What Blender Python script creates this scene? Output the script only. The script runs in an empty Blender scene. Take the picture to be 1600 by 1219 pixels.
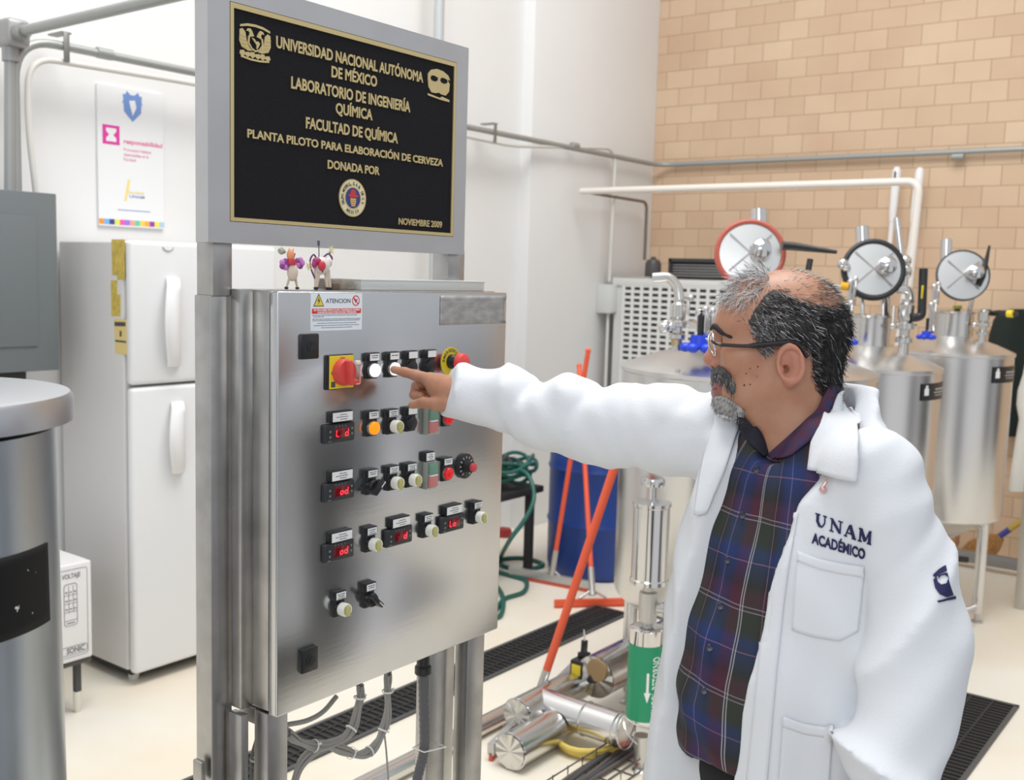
import bpy, bmesh, math, random
import numpy as np
from mathutils import Vector, Matrix
from mathutils.geometry import tessellate_polygon
random.seed(7)
SC = bpy.context.scene
COL = SC.collection
V = Vector
# ---------------------------------------------------------------- camera
F, CX, CY, EYE = 1650.0, 800.0, 609.5, 1.65
_x = V((1260, -145, F)).normalized()
_d = V((-418, 15000, F)); _d = (_d - _d.dot(_x) * _x).normalized()
_y = _x.cross(_d)
ROT = Matrix((_x, _y, -_d))                    # camera (right, down, forward) -> world
CAM = V((0, 0, EYE))
RIGHT, UPV, FWD = ROT @ V((1, 0, 0)), ROT @ V((0, -1, 0)), ROT @ V((0, 0, 1))
def ray(x, y): return ROT @ V(((x - CX) / F, (y - CY) / F, 1))
def PT(x, y, t): return CAM + ray(x, y) * t     # a sight line at a depth in metres
def PX(x, y, X): d = ray(x, y); return CAM + d * (X / d.x)
def PY(x, y, Y): d = ray(x, y); return CAM + d * (Y / d.y)
def PZ(x, y, Z=0.0): d = ray(x, y); return CAM + d * ((Z - EYE) / d.z)
cd = bpy.data.cameras.new('camera'); cam = bpy.data.objects.new('camera', cd); COL.objects.link(cam)
cam.matrix_world = Matrix.Translation(CAM) @ Matrix((RIGHT, UPV, -FWD)).transposed().to_4x4()
cd.sensor_width = 36; cd.lens = F / 1600 * 36; cd.clip_start = .05
cd.dof.use_dof = True; cd.dof.focus_distance = 1.8; cd.dof.aperture_fstop = 6.3
SC.camera = cam
# ---------------------------------------------------------------- light
SC.view_settings.view_transform = 'Standard'; SC.view_settings.look = 'None'
SC.view_settings.exposure = 0.0; SC.view_settings.gamma = 1.0
try: SC.view_settings.use_curve_mapping = False
except Exception: pass
SC.cycles.max_bounces = 8
W = bpy.data.worlds.new('world'); SC.world = W; W.use_nodes = True
nt = W.node_tree; nt.nodes.clear()
out = nt.nodes.new('ShaderNodeOutputWorld'); bg = nt.nodes.new('ShaderNodeBackground')
tc = nt.nodes.new('ShaderNodeTexCoord'); sep = nt.nodes.new('ShaderNodeSeparateXYZ')
nt.links.new(tc.outputs['Generated'], sep.inputs[0])
at = nt.nodes.new('ShaderNodeMath'); at.operation = 'ARCTAN2'
nt.links.new(sep.outputs['Y'], at.inputs[0]); nt.links.new(sep.outputs['X'], at.inputs[1])
mr = nt.nodes.new('ShaderNodeMapRange'); mr.inputs[1].default_value = -math.pi; mr.inputs[2].default_value = math.pi
nt.links.new(at.outputs[0], mr.inputs[0])
ra = nt.nodes.new('ShaderNodeValToRGB')         # invented bright and dark bands round the horizon, shaped for the steel's reflections
ra.color_ramp.interpolation = 'EASE'
def deg(a): return (a + 180) / 360
stops = [(-180, .80), (-160, 1.0), (-143, .25), (-128, 1.0), (-100, 1.0), (-88, .12), (-74, .6), (-64, .03), (-49.6, .012), (-48.2, .30), (-46.8, 1.35),
         (-43, 1.15), (-40.5, .45), (-37, .30), (-26, .22), (-20, .95), (-8, .95), (6, .25), (30, .6), (60, .5), (95, .75), (120, .45), (150, 1.0)]
el = ra.color_ramp.elements
for i, (a, v) in enumerate(stops):
    e = el[i] if i < 2 else el.new(deg(a))
    e.position = deg(a); e.color = (v, v, v * 1.02, 1)
nt.links.new(mr.outputs[0], ra.inputs[0])
rz = nt.nodes.new('ShaderNodeMapRange'); rz.interpolation_type = 'SMOOTHSTEP'
rz.inputs[1].default_value = -.12; rz.inputs[2].default_value = .16
nt.links.new(sep.outputs['Z'], rz.inputs[0])
mx = nt.nodes.new('ShaderNodeMixRGB'); mx.inputs[2].default_value = (.92, .96, 1.0, 1)
nt.links.new(rz.outputs[0], mx.inputs[0]); nt.links.new(ra.outputs[0], mx.inputs[1])
nt.links.new(mx.outputs[0], bg.inputs[0]); bg.inputs[1].default_value = .72
nt.links.new(bg.outputs[0], out.inputs[0])
def area(name, loc, target, sx, sy, power, color=(1, 1, 1)):
    l = bpy.data.lights.new(name, 'AREA'); l.shape = 'RECTANGLE'; l.size = sx; l.size_y = sy; l.energy = power; l.color = color
    o = bpy.data.objects.new(name, l); COL.objects.link(o); o.location = loc
    o.rotation_euler = (V(target) - V(loc)).to_track_quat('-Z', 'Y').to_euler(); return o
area('roof_light', (2.6, 1.6, 5.6), (2.8, 2.0, 0), 3.6, 2.4, 235, (1, .985, .96))
area('raking_fill', (-2.2, -.6, 3.4), (1.8, 1.0, 1.1), 2.2, 1.6, 42, (.96, .98, 1))  # added lamp for no known source, raking the coat folds from the left
# ---------------------------------------------------------------- materials
MATS = {}
def mat(name, col=(.8, .8, .8), rough=.5, metal=0.0, bump=0.0, bscale=40.0, bstretch=(1, 1, 1), emit=None, estr=1.0, var=0.0, vscale=6.0, vcol=None,
        alpha=1.0, trans=0.0, sheen=0.0, sss=0.0, rvar=0.0, coat=0.0, spec=None, vstretch=(1, 1, 1)):
    if name in MATS: return MATS[name]
    m = bpy.data.materials.new(name); m.use_nodes = True; t = m.node_tree; b = t.nodes['Principled BSDF']
    b.inputs['Base Color'].default_value = (*col, 1); b.inputs['Roughness'].default_value = rough; b.inputs['Metallic'].default_value = metal
    if spec is not None: b.inputs['Specular IOR Level'].default_value = spec
    if alpha < 1: b.inputs['Alpha'].default_value = alpha
    if trans: b.inputs['Transmission Weight'].default_value = trans
    if coat: b.inputs['Coat Weight'].default_value = coat; b.inputs['Coat Roughness'].default_value = .08
    if sss:
        b.inputs['Subsurface Weight'].default_value = sss; b.inputs['Subsurface Radius'].default_value = (.012, .004, .002); b.inputs['Subsurface Scale'].default_value = 1.0
    if emit: b.inputs['Emission Color'].default_value = (*emit, 1); b.inputs['Emission Strength'].default_value = estr
    if bump or var or rvar:
        c = t.nodes.new('ShaderNodeTexCoord')
    def noise(scale, stretch):
        mp = t.nodes.new('ShaderNodeMapping'); mp.inputs['Scale'].default_value = stretch
        nz = t.nodes.new('ShaderNodeTexNoise'); nz.inputs['Scale'].default_value = scale; nz.inputs['Detail'].default_value = 5
        t.links.new(c.outputs['Object'], mp.inputs[0]); t.links.new(mp.outputs[0], nz.inputs['Vector']); return nz
    if bump:
        nz = noise(bscale, bstretch); bp = t.nodes.new('ShaderNodeBump'); bp.inputs['Strength'].default_value = bump; bp.inputs['Distance'].default_value = .004
        t.links.new(nz.outputs['Fac'], bp.inputs['Height']); t.links.new(bp.outputs[0], b.inputs['Normal'])
    if var:
        nz = noise(vscale, vstretch); r = t.nodes.new('ShaderNodeValToRGB'); r.color_ramp.elements[0].position = .38; r.color_ramp.elements[1].position = .66
        r.color_ramp.elements[0].color = (*col, 1)
        v2 = vcol or tuple(x * (1 - var) for x in col); r.color_ramp.elements[1].color = (*v2, 1)
        t.links.new(nz.outputs['Fac'], r.inputs[0]); t.links.new(r.outputs[0], b.inputs['Base Color'])
    if rvar:
        nz = noise(vscale * 2, vstretch); mr = t.nodes.new('ShaderNodeMapRange'); mr.inputs[3].default_value = max(.02, rough - rvar); mr.inputs[4].default_value = rough + rvar
        t.links.new(nz.outputs['Fac'], mr.inputs[0]); t.links.new(mr.outputs[0], b.inputs['Roughness'])
    MATS[name] = m; return m
M_STEEL = mat('brushed_steel', (.60, .58, .56), .30, 1, bump=.04, bscale=60, bstretch=(1, 1, 12), var=.12, vscale=5, rvar=.07)
M_DOOR = mat('door_steel', (.60, .605, .62), .20, 1, bump=.012, bscale=140, bstretch=(.08, 1, 1), var=.06, vscale=3.5, rvar=.04)
M_POST = mat('post_steel', (.50, .49, .48), .34, 1, bump=.05, bscale=80, bstretch=(1, 1, .1), var=.18, vscale=14, rvar=.06)
M_FRAME = mat('frame_steel', (.62, .62, .64), .42, 1, bump=.03, bscale=60, var=.06, vscale=8)
M_TANK = mat('tank_steel', (.71, .705, .70), .25, 1, bump=.006, bscale=200, bstretch=(1, 1, .06), var=.04, vscale=2.5, rvar=.02)
M_CHROME = mat('polished_steel', (.66, .65, .645), .07, 1)
M_SATIN = mat('satin_steel', (.66, .65, .63), .24, 1)
M_CASTST = mat('cast_steel', (.58, .57, .55), .38, 1, bump=.05, bscale=120)
M_WHITE = mat('white_enamel', (.80, .80, .81), .32)
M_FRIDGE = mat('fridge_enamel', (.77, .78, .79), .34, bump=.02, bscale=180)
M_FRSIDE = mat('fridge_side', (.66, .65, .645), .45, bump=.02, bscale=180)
M_BLACK = mat('black_plastic', (.012, .013, .015), .38)
M_BLACKM = mat('black_matte', (.02, .02, .021), .7)
M_RUBBER = mat('black_rubber', (.018, .018, .02), .6)
M_GREY = mat('grey_paint', (.155, .175, .185), .45, bump=.02, bscale=200)
M_PVC = mat('conduit_grey', (.36, .37, .36), .42, .4)
M_PVC2 = mat('conduit_cream', (.66, .65, .61), .5)
M_LABEL = mat('label_white', (.82, .83, .84), .4)
M_INK = mat('label_ink', (.08, .08, .09), .6)
M_RED = mat('red_plastic', (.72, .03, .03), .32)
M_YEL = mat('yellow_plastic', (.80, .62, .03), .4)
M_GOLD = mat('brass_relief', (.72, .58, .30), .38, .75)
M_PLAQ = mat('plaque_black', (.008, .008, .011), .7, bump=.25, bscale=260, spec=.2)
M_BLUEP = mat('blue_plastic', (.012, .055, .62), .35)
# ---------------------------------------------------------------- mesh builder
class MB:
    def __init__(s): s.v, s.f, s.m, s.uv = [], [], [], None
    def add(s, vs, fs, mi=0):
        o = len(s.v); s.v += [V(p) for p in vs]; s.f += [tuple(i + o for i in f) for f in fs]; s.m += [mi] * len(fs); return s
    def bm(s, bm, mi=0):
        bm.verts.index_update()
        s.add([v.co.copy() for v in bm.verts], [[v.index for v in f.verts] for f in bm.faces], mi); bm.free(); return s
    def box(s, lo, hi, bev=0.0, seg=2, M=None, mi=0):
        lo, hi = V(lo), V(hi); b = bmesh.new(); bmesh.ops.create_cube(b, size=1)
        for v in b.verts: v.co = V([(lo[i] + hi[i]) / 2 + v.co[i] * (hi[i] - lo[i]) for i in range(3)])
        if bev: bmesh.ops.bevel(b, geom=b.edges[:], offset=bev, segments=seg, affect='EDGES', profile=.5)
        if M is not None: bmesh.ops.transform(b, matrix=M, verts=b.verts)
        return s.bm(b, mi)
    def lathe(s, p0, ax, prof, n=32, mi=0, cap=True, u=None):
        p0, ax = V(p0), V(ax).normalized(); u = (V(u) if u else ax.orthogonal()).normalized(); w = ax.cross(u)
        vs, fs = [], []
        for r, h in prof:
            for k in range(n):
                a = 2 * math.pi * k / n; vs.append(p0 + ax * h + (u * math.cos(a) + w * math.sin(a)) * r)
        for j in range(len(prof) - 1):
            for k in range(n):
                k2 = (k + 1) % n; fs.append((j * n + k, j * n + k2, (j + 1) * n + k2, (j + 1) * n + k))
        if cap:
            fs.append(tuple(range(n - 1, -1, -1))); fs.append(tuple((len(prof) - 1) * n + k for k in range(n)))
        return s.add(vs, fs, mi)
    def cyl(s, a, b, r, r2=None, n=20, bev=0.0, mi=0):
        a, b = V(a), V(b); L = (b - a).length; r2 = r if r2 is None else r2
        pr = [(r, 0), (r2, L)] if not bev else [(r - bev, 0), (r, bev), (r2, L - bev), (r2 - bev, L)]
        return s.lathe(a, b - a, pr, n, mi)
    def tube(s, pts, r, n=10, mi=0, closed=False, cap=True):
        pts = [V(p) for p in pts]; N = len(pts); rs = r if isinstance(r, (list, tuple)) else [r] * N
        vs, fs, nr = [], [], None
        for i in range(N):
            if closed: t = (pts[(i + 1) % N] - pts[i - 1]).normalized()
            else: t = (pts[min(i + 1, N - 1)] - pts[max(i - 1, 0)]).normalized()
            nr = t.orthogonal().normalized() if nr is None else (nr - t * nr.dot(t)).normalized()
            b = t.cross(nr)
            for k in range(n):
                a = 2 * math.pi * k / n; vs.append(pts[i] + (nr * math.cos(a) + b * math.sin(a)) * rs[i])
        for i in range(N if closed else N - 1):
            for k in range(n):
                i2, k2 = (i + 1) % N, (k + 1) % n; fs.append((i * n + k, i * n + k2, i2 * n + k2, i2 * n + k))
        if cap and not closed:
            fs.append(tuple(range(n - 1, -1, -1))); fs.append(tuple((N - 1) * n + k for k in range(n)))
        return s.add(vs, fs, mi)
    def prism(s, poly, o, ux, uy, d, mi=0):
        o, ux, uy = V(o), V(ux), V(uy); nrm = ux.cross(uy).normalized(); n = len(poly)
        ar = sum(poly[i][0] * poly[(i + 1) % n][1] - poly[(i + 1) % n][0] * poly[i][1] for i in range(n))
        if ar < 0: poly = list(reversed(poly))
        a = [o + ux * x + uy * y for x, y in poly]; b = [p + nrm * d for p in a]
        tri = tessellate_polygon([[V((x, y, 0)) for x, y in poly]])
        fs = [tuple(i + n for i in t) for t in tri] + [tuple(reversed(t)) for t in tri]
        fs += [(i, (i + 1) % n, (i + 1) % n + n, i + n) for i in range(n)]
        return s.add(a + b, fs, mi)
    def grid(s, rows, closed=False, mi=0):
        R, C = len(rows), len(rows[0]); vs = [p for r in rows for p in r]
        fs = [(i * C + j, i * C + (j + 1) % C, (i + 1) * C + (j + 1) % C, (i + 1) * C + j) for i in range(R - 1) for j in range(C if closed else C - 1)]
        return s.add(vs, fs, mi)
    def sphere(s, c, r, sc=(1, 1, 1), n=16, mi=0):
        b = bmesh.new(); bmesh.ops.create_uvsphere(b, u_segments=n, v_segments=max(6, n // 2), radius=r)
        for v in b.verts: v.co = V((v.co.x * sc[0], v.co.y * sc[1], v.co.z * sc[2])) + V(c)
        return s.bm(b, mi)
    def build(s, name, mats, parent=None, smooth=True, ang=38, loc=None, solid=0.0, subsurf=0, fixn=False):
        me = bpy.data.meshes.new(name); base = parent['_w'] if parent is not None else (loc or (0, 0, 0))
        base = V(base); me.from_pydata([tuple(p - base) for p in s.v], [], s.f)
        for m in (mats if isinstance(mats, (list, tuple)) else [mats]): me.materials.append(m)
        me.polygons.foreach_set('material_index', s.m)
        if fixn:
            b = bmesh.new(); b.from_mesh(me); bmesh.ops.recalc_face_normals(b, faces=b.faces); b.to_mesh(me); b.free()
        if s.uv:
            l = me.uv_layers.new(name='UVMap')
            for p in me.polygons:
                for li in p.loop_indices: l.data[li].uv = s.uv[me.loops[li].vertex_index]
        me.validate(); me.update()
        if smooth:
            me.polygons.foreach_set('use_smooth', [True] * len(me.polygons))
            me.set_sharp_from_angle(angle=math.radians(ang))
        o = bpy.data.objects.new(name, me); COL.objects.link(o)
        if parent is not None: o.parent = parent
        else: o.location = base
        o['_w'] = tuple(base)
        if solid:
            md = o.modifiers.new('s', 'SOLIDIFY'); md.thickness = solid; md.offset = 0
        if subsurf:
            md = o.modifiers.new('u', 'SUBSURF'); md.levels = md.render_levels = subsurf
        return o
def thing(name, label, cat, loc=(0, 0, 0), group=None):
    o = bpy.data.objects.new(name, None); COL.objects.link(o); o.location = loc; o.empty_display_size = .05
    o['_w'] = tuple(loc); return tag(o, label, cat, group)
def tag(o, label=None, cat=None, group=None, kind=None):
    if label: o['label'] = label
    if cat: o['category'] = cat
    if group: o['group'] = group
    if kind: o['kind'] = kind
    return o
def struct(o): o['kind'] = 'structure'; return o
def arc(c, u, w, r, a0, a1, n=8):
    c, u, w = V(c), V(u), V(w); return [c + (u * math.cos(a0 + (a1 - a0) * i / n) + w * math.sin(a0 + (a1 - a0) * i / n)) * r for i in range(n + 1)]
def bent(pts, r, n=6):
    """polyline with rounded corners"""
    pts = [V(p) for p in pts]; o = [pts[0]]
    for i in range(1, len(pts) - 1):
        a, b, c = pts[i - 1], pts[i], pts[i + 1]; d1 = (a - b).normalized(); d2 = (c - b).normalized()
        rr = min(r, (a - b).length * .45, (c - b).length * .45); p1, p2 = b + d1 * rr, b + d2 * rr
        for k in range(n + 1):
            t = k / n; o.append(p1 * (1 - t) ** 2 + b * 2 * t * (1 - t) + p2 * t ** 2)
    o.append(pts[-1]); return o
def smooth_path(pts, n=6):
    pts = [V(p) for p in pts]; P = [pts[0] * 2 - pts[1]] + pts + [pts[-1] * 2 - pts[-2]]; o = []
    for i in range(1, len(P) - 2):
        for k in range(n):
            t = k / n; a, b, c, d = P[i - 1], P[i], P[i + 1], P[i + 2]
            o.append(.5 * ((2 * b) + (c - a) * t + (2 * a - 5 * b + 4 * c - d) * t * t + (3 * b - a - 3 * c + d) * t ** 3))
    o.append(pts[-1]); return o
def text_mesh(mb, s, o, ux, uy, w=None, h=None, bold=.02, ext=.0006, mi=0, align='L', spacing=1.0):
    """letters as geometry: cap height h, stretched to width w"""
    c = bpy.data.curves.new('t', 'FONT'); c.body = s; c.offset = bold; c.extrude = .0; c.space_character = spacing; c.resolution_u = 3
    t = bpy.data.objects.new('t', c); COL.objects.link(t); dg = bpy.context.evaluated_depsgraph_get(); dg.update()
    me = bpy.data.meshes.new_from_object(t.evaluated_get(dg)); vs = [v.co.copy() for v in me.vertices]; fs = [list(p.vertices) for p in me.polygons]
    bpy.data.objects.remove(t); bpy.data.curves.remove(c); bpy.data.meshes.remove(me)
    if not vs: return mb
    x0, x1 = min(v.x for v in vs), max(v.x for v in vs); sy = (h or .01) / .70
    sx = (w / (x1 - x0)) if w else sy; W_ = (x1 - x0) * sx; off = {'L': 0, 'C': -W_ / 2, 'R': -W_}[align]
    o, ux, uy = V(o), V(ux), V(uy); nr = ux.cross(uy)
    P = [o + ux * ((v.x - x0) * sx + off) + uy * (v.y * sy) for v in vs]; n = len(P)
    if ext <= 0: return mb.add(P, fs, mi)
    cnt = {}
    for f in fs:
        for a, b in zip(f, f[1:] + f[:1]): cnt[(a, b)] = 1
    side = [(a, b, b + n, a + n) for (a, b) in cnt if (b, a) not in cnt]
    return mb.add(P + [p + nr * ext for p in P], side + [tuple(i + n for i in f) for f in fs], mi)
EX, EY, EZ = V((1, 0, 0)), V((0, 1, 0)), V((0, 0, 1))
# ================================================================ the room
WY, PYL, BX = 4.08, 4.00, 6.95                # white wall, its pier, brick wall
def brick_mat():
    m = bpy.data.materials.new('tan_brick'); m.use_nodes = True; t = m.node_tree; b = t.nodes['Principled BSDF']
    c = t.nodes.new('ShaderNodeTexCoord'); mp = t.nodes.new('ShaderNodeMapping'); mp.inputs['Rotation'].default_value = (0, math.radians(90), math.radians(90))
    s = t.nodes.new('ShaderNodeSeparateXYZ'); cb = t.nodes.new('ShaderNodeCombineXYZ')
    t.links.new(c.outputs['Object'], s.inputs[0]); t.links.new(s.outputs['Y'], cb.inputs[0]); t.links.new(s.outputs['Z'], cb.inputs[1])
    br = t.nodes.new('ShaderNodeTexBrick'); br.inputs['Scale'].default_value = 1.0; br.inputs['Brick Width'].default_value = .212; br.inputs['Row Height'].default_value = .126
    br.inputs['Mortar Size'].default_value = .0035; br.inputs['Mortar Smooth'].default_value = .3; br.offset = .5; br.inputs['Bias'].default_value = -.1
    br.inputs['Color1'].default_value = (.66, .48, .33, 1); br.inputs['Color2'].default_value = (.585, .405, .27, 1); br.inputs['Mortar'].default_value = (.45, .305, .195, 1)
    t.links.new(cb.outputs[0], br.inputs['Vector'])
    nz = t.nodes.new('ShaderNodeTexNoise'); nz.inputs['Scale'].default_value = 1.3; nz.inputs['Detail'].default_value = 6; t.links.new(c.outputs['Object'], nz.inputs['Vector'])
    mxx = t.nodes.new('ShaderNodeMixRGB'); mxx.blend_type = 'OVERLAY'; mxx.inputs[0].default_value = .22
    t.links.new(br.outputs['Color'], mxx.inputs[1]); t.links.new(nz.outputs['Fac'], mxx.inputs[2]); t.links.new(mxx.outputs[0], b.inputs['Base Color'])
    bp = t.nodes.new('ShaderNodeBump'); bp.inputs['Strength'].default_value = .4; bp.inputs['Distance'].default_value = .004; bp.invert = True
    t.links.new(br.outputs['Fac'], bp.inputs['Height']); t.links.new(bp.outputs[0], b.inputs['Normal']); b.inputs['Roughness'].default_value = .75
    return m
M_BRICK = brick_mat()
M_WALL = mat('white_wall_paint', (.80, .80, .795), .6, bump=.05, bscale=25, var=.03, vscale=1.2)
M_FLOOR = mat('cream_epoxy_floor', (.83, .79, .70), .42, var=.16, vscale=1.6, vcol=(.80, .72, .58), bump=.02, bscale=30)
struct(MB().prism([(-3, .25), (3.95, .25), (3.95, -2.2), (8, -2.2), (8, WY + .3), (-3, WY + .3)], (0, 0, -.12), EX, EY, .12).build('floor', M_FLOOR))
w = MB().box((-4, WY, 0), (BX, WY + .2, 6.2)); w.box((5.42, PYL, 0), (BX, WY + .1, 6.2), .004)
struct(w.build('wall_back', M_WALL))
struct(MB().box((BX, -.9, 0), (BX + .2, WY + .2, 6.2)).build('wall_right', M_BRICK))
# floor drains: grate bars across a dark channel
def drain(name, x0, x1, y0, y1, label, n):
    t = thing(name, label, 'drain grate', (x0, y0, 0))
    MB().box((x0, y0, .0005), (x1, y1, .0025)).build('channel', mat('drain_dark', (.012, .012, .012), .8), t)
    f = MB(); fr = .016
    f.box((x0, y0, .001), (x1, y0 + fr, .009)); f.box((x0, y1 - fr, .001), (x1, y1, .009)); f.box((x0, y0, .001), (x0 + fr, y1, .009)); f.box((x1 - fr, y0, .001), (x1, y1, .009))
    f.build('frame', mat('drain_frame', (.10, .10, .10), .5, .3), t)
    g = MB()
    for i in range(n):
        x = x0 + (x1 - x0) * (i + .5) / n; g.box((x - .007, y0 + .01, .002), (x + .007, y1 - .01, .007))
    for yy in (y0 + (y1 - y0) * .36, y0 + (y1 - y0) * .68): g.box((x0, yy - .004, .002), (x1, yy + .004, .008))
    g.build('grille', mat('drain_bar', (.03, .03, .03), .55, .3), t)
drain('floor_drain', 1.5, 4.40, 2.56, 2.765, 'long black slotted drain grate crossing the floor behind the steel stand', 90)
drain('floor_drain.001', 2.6, 4.45, .80, 1.06, 'short black drain grate in the floor beside the white coat at lower right', 60)
# ================================================================ conduits on the walls
def conduit(name, label, pts, r, bend=.12, fittings=(), clamps=(), m=None, group=None):
    t = thing(name, label, 'conduit', tuple(pts[0]), group)
    MB().tube(bent(pts, bend, 8), r, 12).build('pipe', m or M_PVC, t)
    for p, d in fittings: MB().cyl(V(p) - V(d).normalized() * .035, V(p) + V(d).normalized() * .035, r * 1.28, n=14, bev=.002).build('coupling', M_PVC, t)
    for p in clamps:
        p = V(p); c = MB(); c.box((p.x - .012, p.y - r - .004, p.z - .06), (p.x + .012, p.y - r + .002, p.z + .05), .002); c.box((p.x - .02, p.y - .02, p.z + .045), (p.x + .02, p.y + .08, p.z + .052))
        c.build('clamp', mat('clamp_steel', (.3, .3, .29), .45, .8), t)
    return t
yc = 3.93
P1 = PY(16, 300, yc); P2 = PY(16, 66, yc)
t = thing('conduit', 'thick vertical grey conduit at far left with an elbow box', 'conduit', tuple(P1))
MB().tube([V((P1.x, yc, 1.907)), V((P2.x, yc, P2.z))], .021, 14).build('pipe', M_PVC, t)
fb = V((P2.x, yc, P2.z + .03)); b = MB(); b.box(fb - V((.04, .06, .05)), fb + V((.05, .05, .05)), .018, 3); b.cyl(fb - EZ * .10, fb - EZ * .03, .03, n=16); b.cyl(fb - EY * .10, fb - EY * .03, .03, n=16)
b.build('elbow_box', mat('cast_alu', (.36, .36, .36), .5, .5), t)
MB().tube([fb - EY * .04, V((fb.x + .01, -.4, fb.z + .02))], .019, 12).build('cross_pipe', M_PVC, t)
za, zb = 2.475, 2.462
B0 = PY(22, 290, yc); xb = B0.x + .012
bend_l = PY(30, 80, yc)
conduit('conduit.001', 'long grey conduit bending off the grey box and running along both walls', [V((xb, yc, 1.907)), V((xb, yc, za)), V((5.2, yc, za)), V((BX - .05, yc, za)), V((BX - .05, -.9, za))], .017, .16,
        [(PY(163, 84, yc), EX), (PY(898, 228, yc), EX), (PX(1497, 245, BX - .05), EY)], [V((PY(100, 74, yc).x, yc, za)), V((PY(770, 208, yc).x, yc, za))])
C0 = PY(52, 294, yc)
xj = PY(952, 440, yc).x; zt = PY(945, 228, yc).z
conduit('conduit.002', 'thinner grey conduit curving off the grey box to the small junction box', [V((C0.x + .01, yc, 1.907)), V((PY(43, 190, yc).x, yc, PY(43, 190, yc).z)), PY(44, 88, yc), PY(300, 130, yc), PY(720, 211, yc), PY(800, 228, yc), V((xj + .02, yc, zt)), V((xj, yc, 1.62))], .012, .14, m=M_PVC2)
jb = thing('junction_box', 'small grey junction box on the wall beside the air unit', 'junction box', (xj, yc, 1.4))
MB().box((xj - .05, yc - .05, 1.40), (xj + .05, WY - .08, 1.60), .006).build('body', mat('box_grey', (.62, .63, .62), .5), jb)
MB().box((xj - .045, yc - .056, 1.41), (xj + .045, yc - .05, 1.59), .002).build('cover', mat('box_cover', (.66, .67, .66), .5), jb)
MB().tube([V((xj + .0, yc, 1.40)), V((xj + .0, yc, .1))], .011, 10).build('drop_pipe', M_PVC2, jb)
vx = PY(686, 30, yc)
conduit('conduit.003', 'pale vertical conduit running down behind the plaque', [V((vx.x, yc, 3.6)), V((vx.x, yc, .02))], .028, m=mat('conduit_pale', (.5, .53, .54), .4, .2))
# the white overhead pipe from the back wall to the tanks, with its thin return
q = PY(908, 299, 3.9); px0 = q.x; pe = PX(1436, 302, px0)
pd = PX(1420, 440, px0)
t = thing('overhead_pipe', 'long white overhead pipe running out from the wall and bending down to a tank', 'pipe', (px0, 3.9, q.z))
MB().tube(bent([V((px0, 3.9, q.z)), V((px0, pe.y, q.z)), V((px0, pe.y + .02, 1.62))], .07), .021, 14).build('pipe', mat('pipe_cream', (.80, .74, .68), .4), t)
r2 = PY(1033, 322, 3.9)
MB().tube(bent([V((px0, 3.9, q.z)), V((BX - .25, 3.9, q.z - .01)), V((BX - .25, 3.9, 1.78))], .06), .011, 10).build('return_pipe', mat('pipe_brown', (.20, .16, .13), .45, .4), t)
# ================================================================ grey electrical box and poster
ex1 = PY(88, 300, 3.84).x
t = thing('electrical_box', 'grey steel electrical cabinet on the wall under the conduits', 'electrical box', (ex1 - .3, 3.84, 1.24))
MB().box((ex1 - .62, 3.84, 1.235), (ex1, WY - .002, 1.905), .004).build('body', M_GREY, t)
MB().box((ex1 - .60, 3.833, 1.33), (ex1 - .085, 3.841, 1.815), .003).build('door', M_GREY, t)
MB().box((ex1 - .35, 3.90, 1.05), (ex1 - .1, WY - .002, 1.234), .004).build('wireway', mat('dark_wireway', (.05, .05, .05), .6), t)
pa, pb2 = PY(151, 130, WY - .01), PY(256, 358, WY - .01)
x0, x1, z1, z0 = pa.x, pb2.x, pa.z + .0, pb2.z
t = thing('poster', 'white paper poster with magenta square logo above the refrigerator', 'poster', (x0, WY - .01, z0))
MB().box((x0, WY - .012, z0), (x1, WY - .002, z1)).build('sheet', mat('paper_white', (.80, .81, .82), .5), t)
yy = WY - .0125; Wp, Hp = x1 - x0, z1 - z0
def pp(u, v): return V((x0 + u * Wp, yy, z0 + v * Hp))
g = MB(); cols = [(.8, .3, .05), (.15, .45, .8), (.05, .05, .25), (.7, .75, .1), (.8, .1, .4), (.3, .2, .7), (.85, .35, .3), (.1, .6, .4), (.9, .6, .1), (.9, .4, .05), (.3, .05, .4), (.8, .75, .1), (.4, .6, .7)]
cm = [mat('strip_colour_%s' % n, c, .5) for n, c in zip('abcdefghijklm', cols)]
for i in range(13): g.box(pp(i / 13, .012) - EY * .0005, pp((i + 1) / 13, .05), mi=i)
g.build('colour_strip', cm, t, False)
g = MB(); a = pp(.07, .585); sq = Wp * .25; g.box(a - EY * .0005, a + V((sq, .0, sq)), mi=0)
g.prism([(.2, .15), (.8, .15), (.8, .32), (.62, .5), (.8, .68), (.8, .85), (.2, .85), (.2, .68), (.38, .5), (.2, .32)], a - EY * .0006, EX * sq, EZ * sq, .0005, mi=1)
g.build('magenta_logo', [mat('magenta', (.72, .05, .35), .5), M_LABEL], t, False)
g = MB(); text_mesh(g, 'responsabilidad', pp(.38, .605), EX, EZ, w=Wp * .6, h=.018, bold=.03, ext=.0004)
for k, s in enumerate(('Promueve hábitos', 'responsables en la', 'Facultad')): text_mesh(g, s, pp(.38, .55 - .035 * k), EX, EZ, w=Wp * (.42, .38, .18)[k], h=.013, bold=.0, ext=.0004)
g.build('lettering', mat('pink_ink', (.80, .25, .40), .5), t, False)
g = MB(); ce = pp(.52, .87)
g.prism([(-.5, .5), (.5, .5), (.45, -.2), (.0, -.6), (-.45, -.2)], ce, EX * .09, EZ * .10, .0005); g.prism([(-.55, .1), (-.3, .65), (-.1, .5)], ce, EX * .09, EZ * .10, .0006); g.prism([(.55, .1), (.3, .65), (.1, .5)], ce, EX * .09, EZ * .10, .0006)
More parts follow.
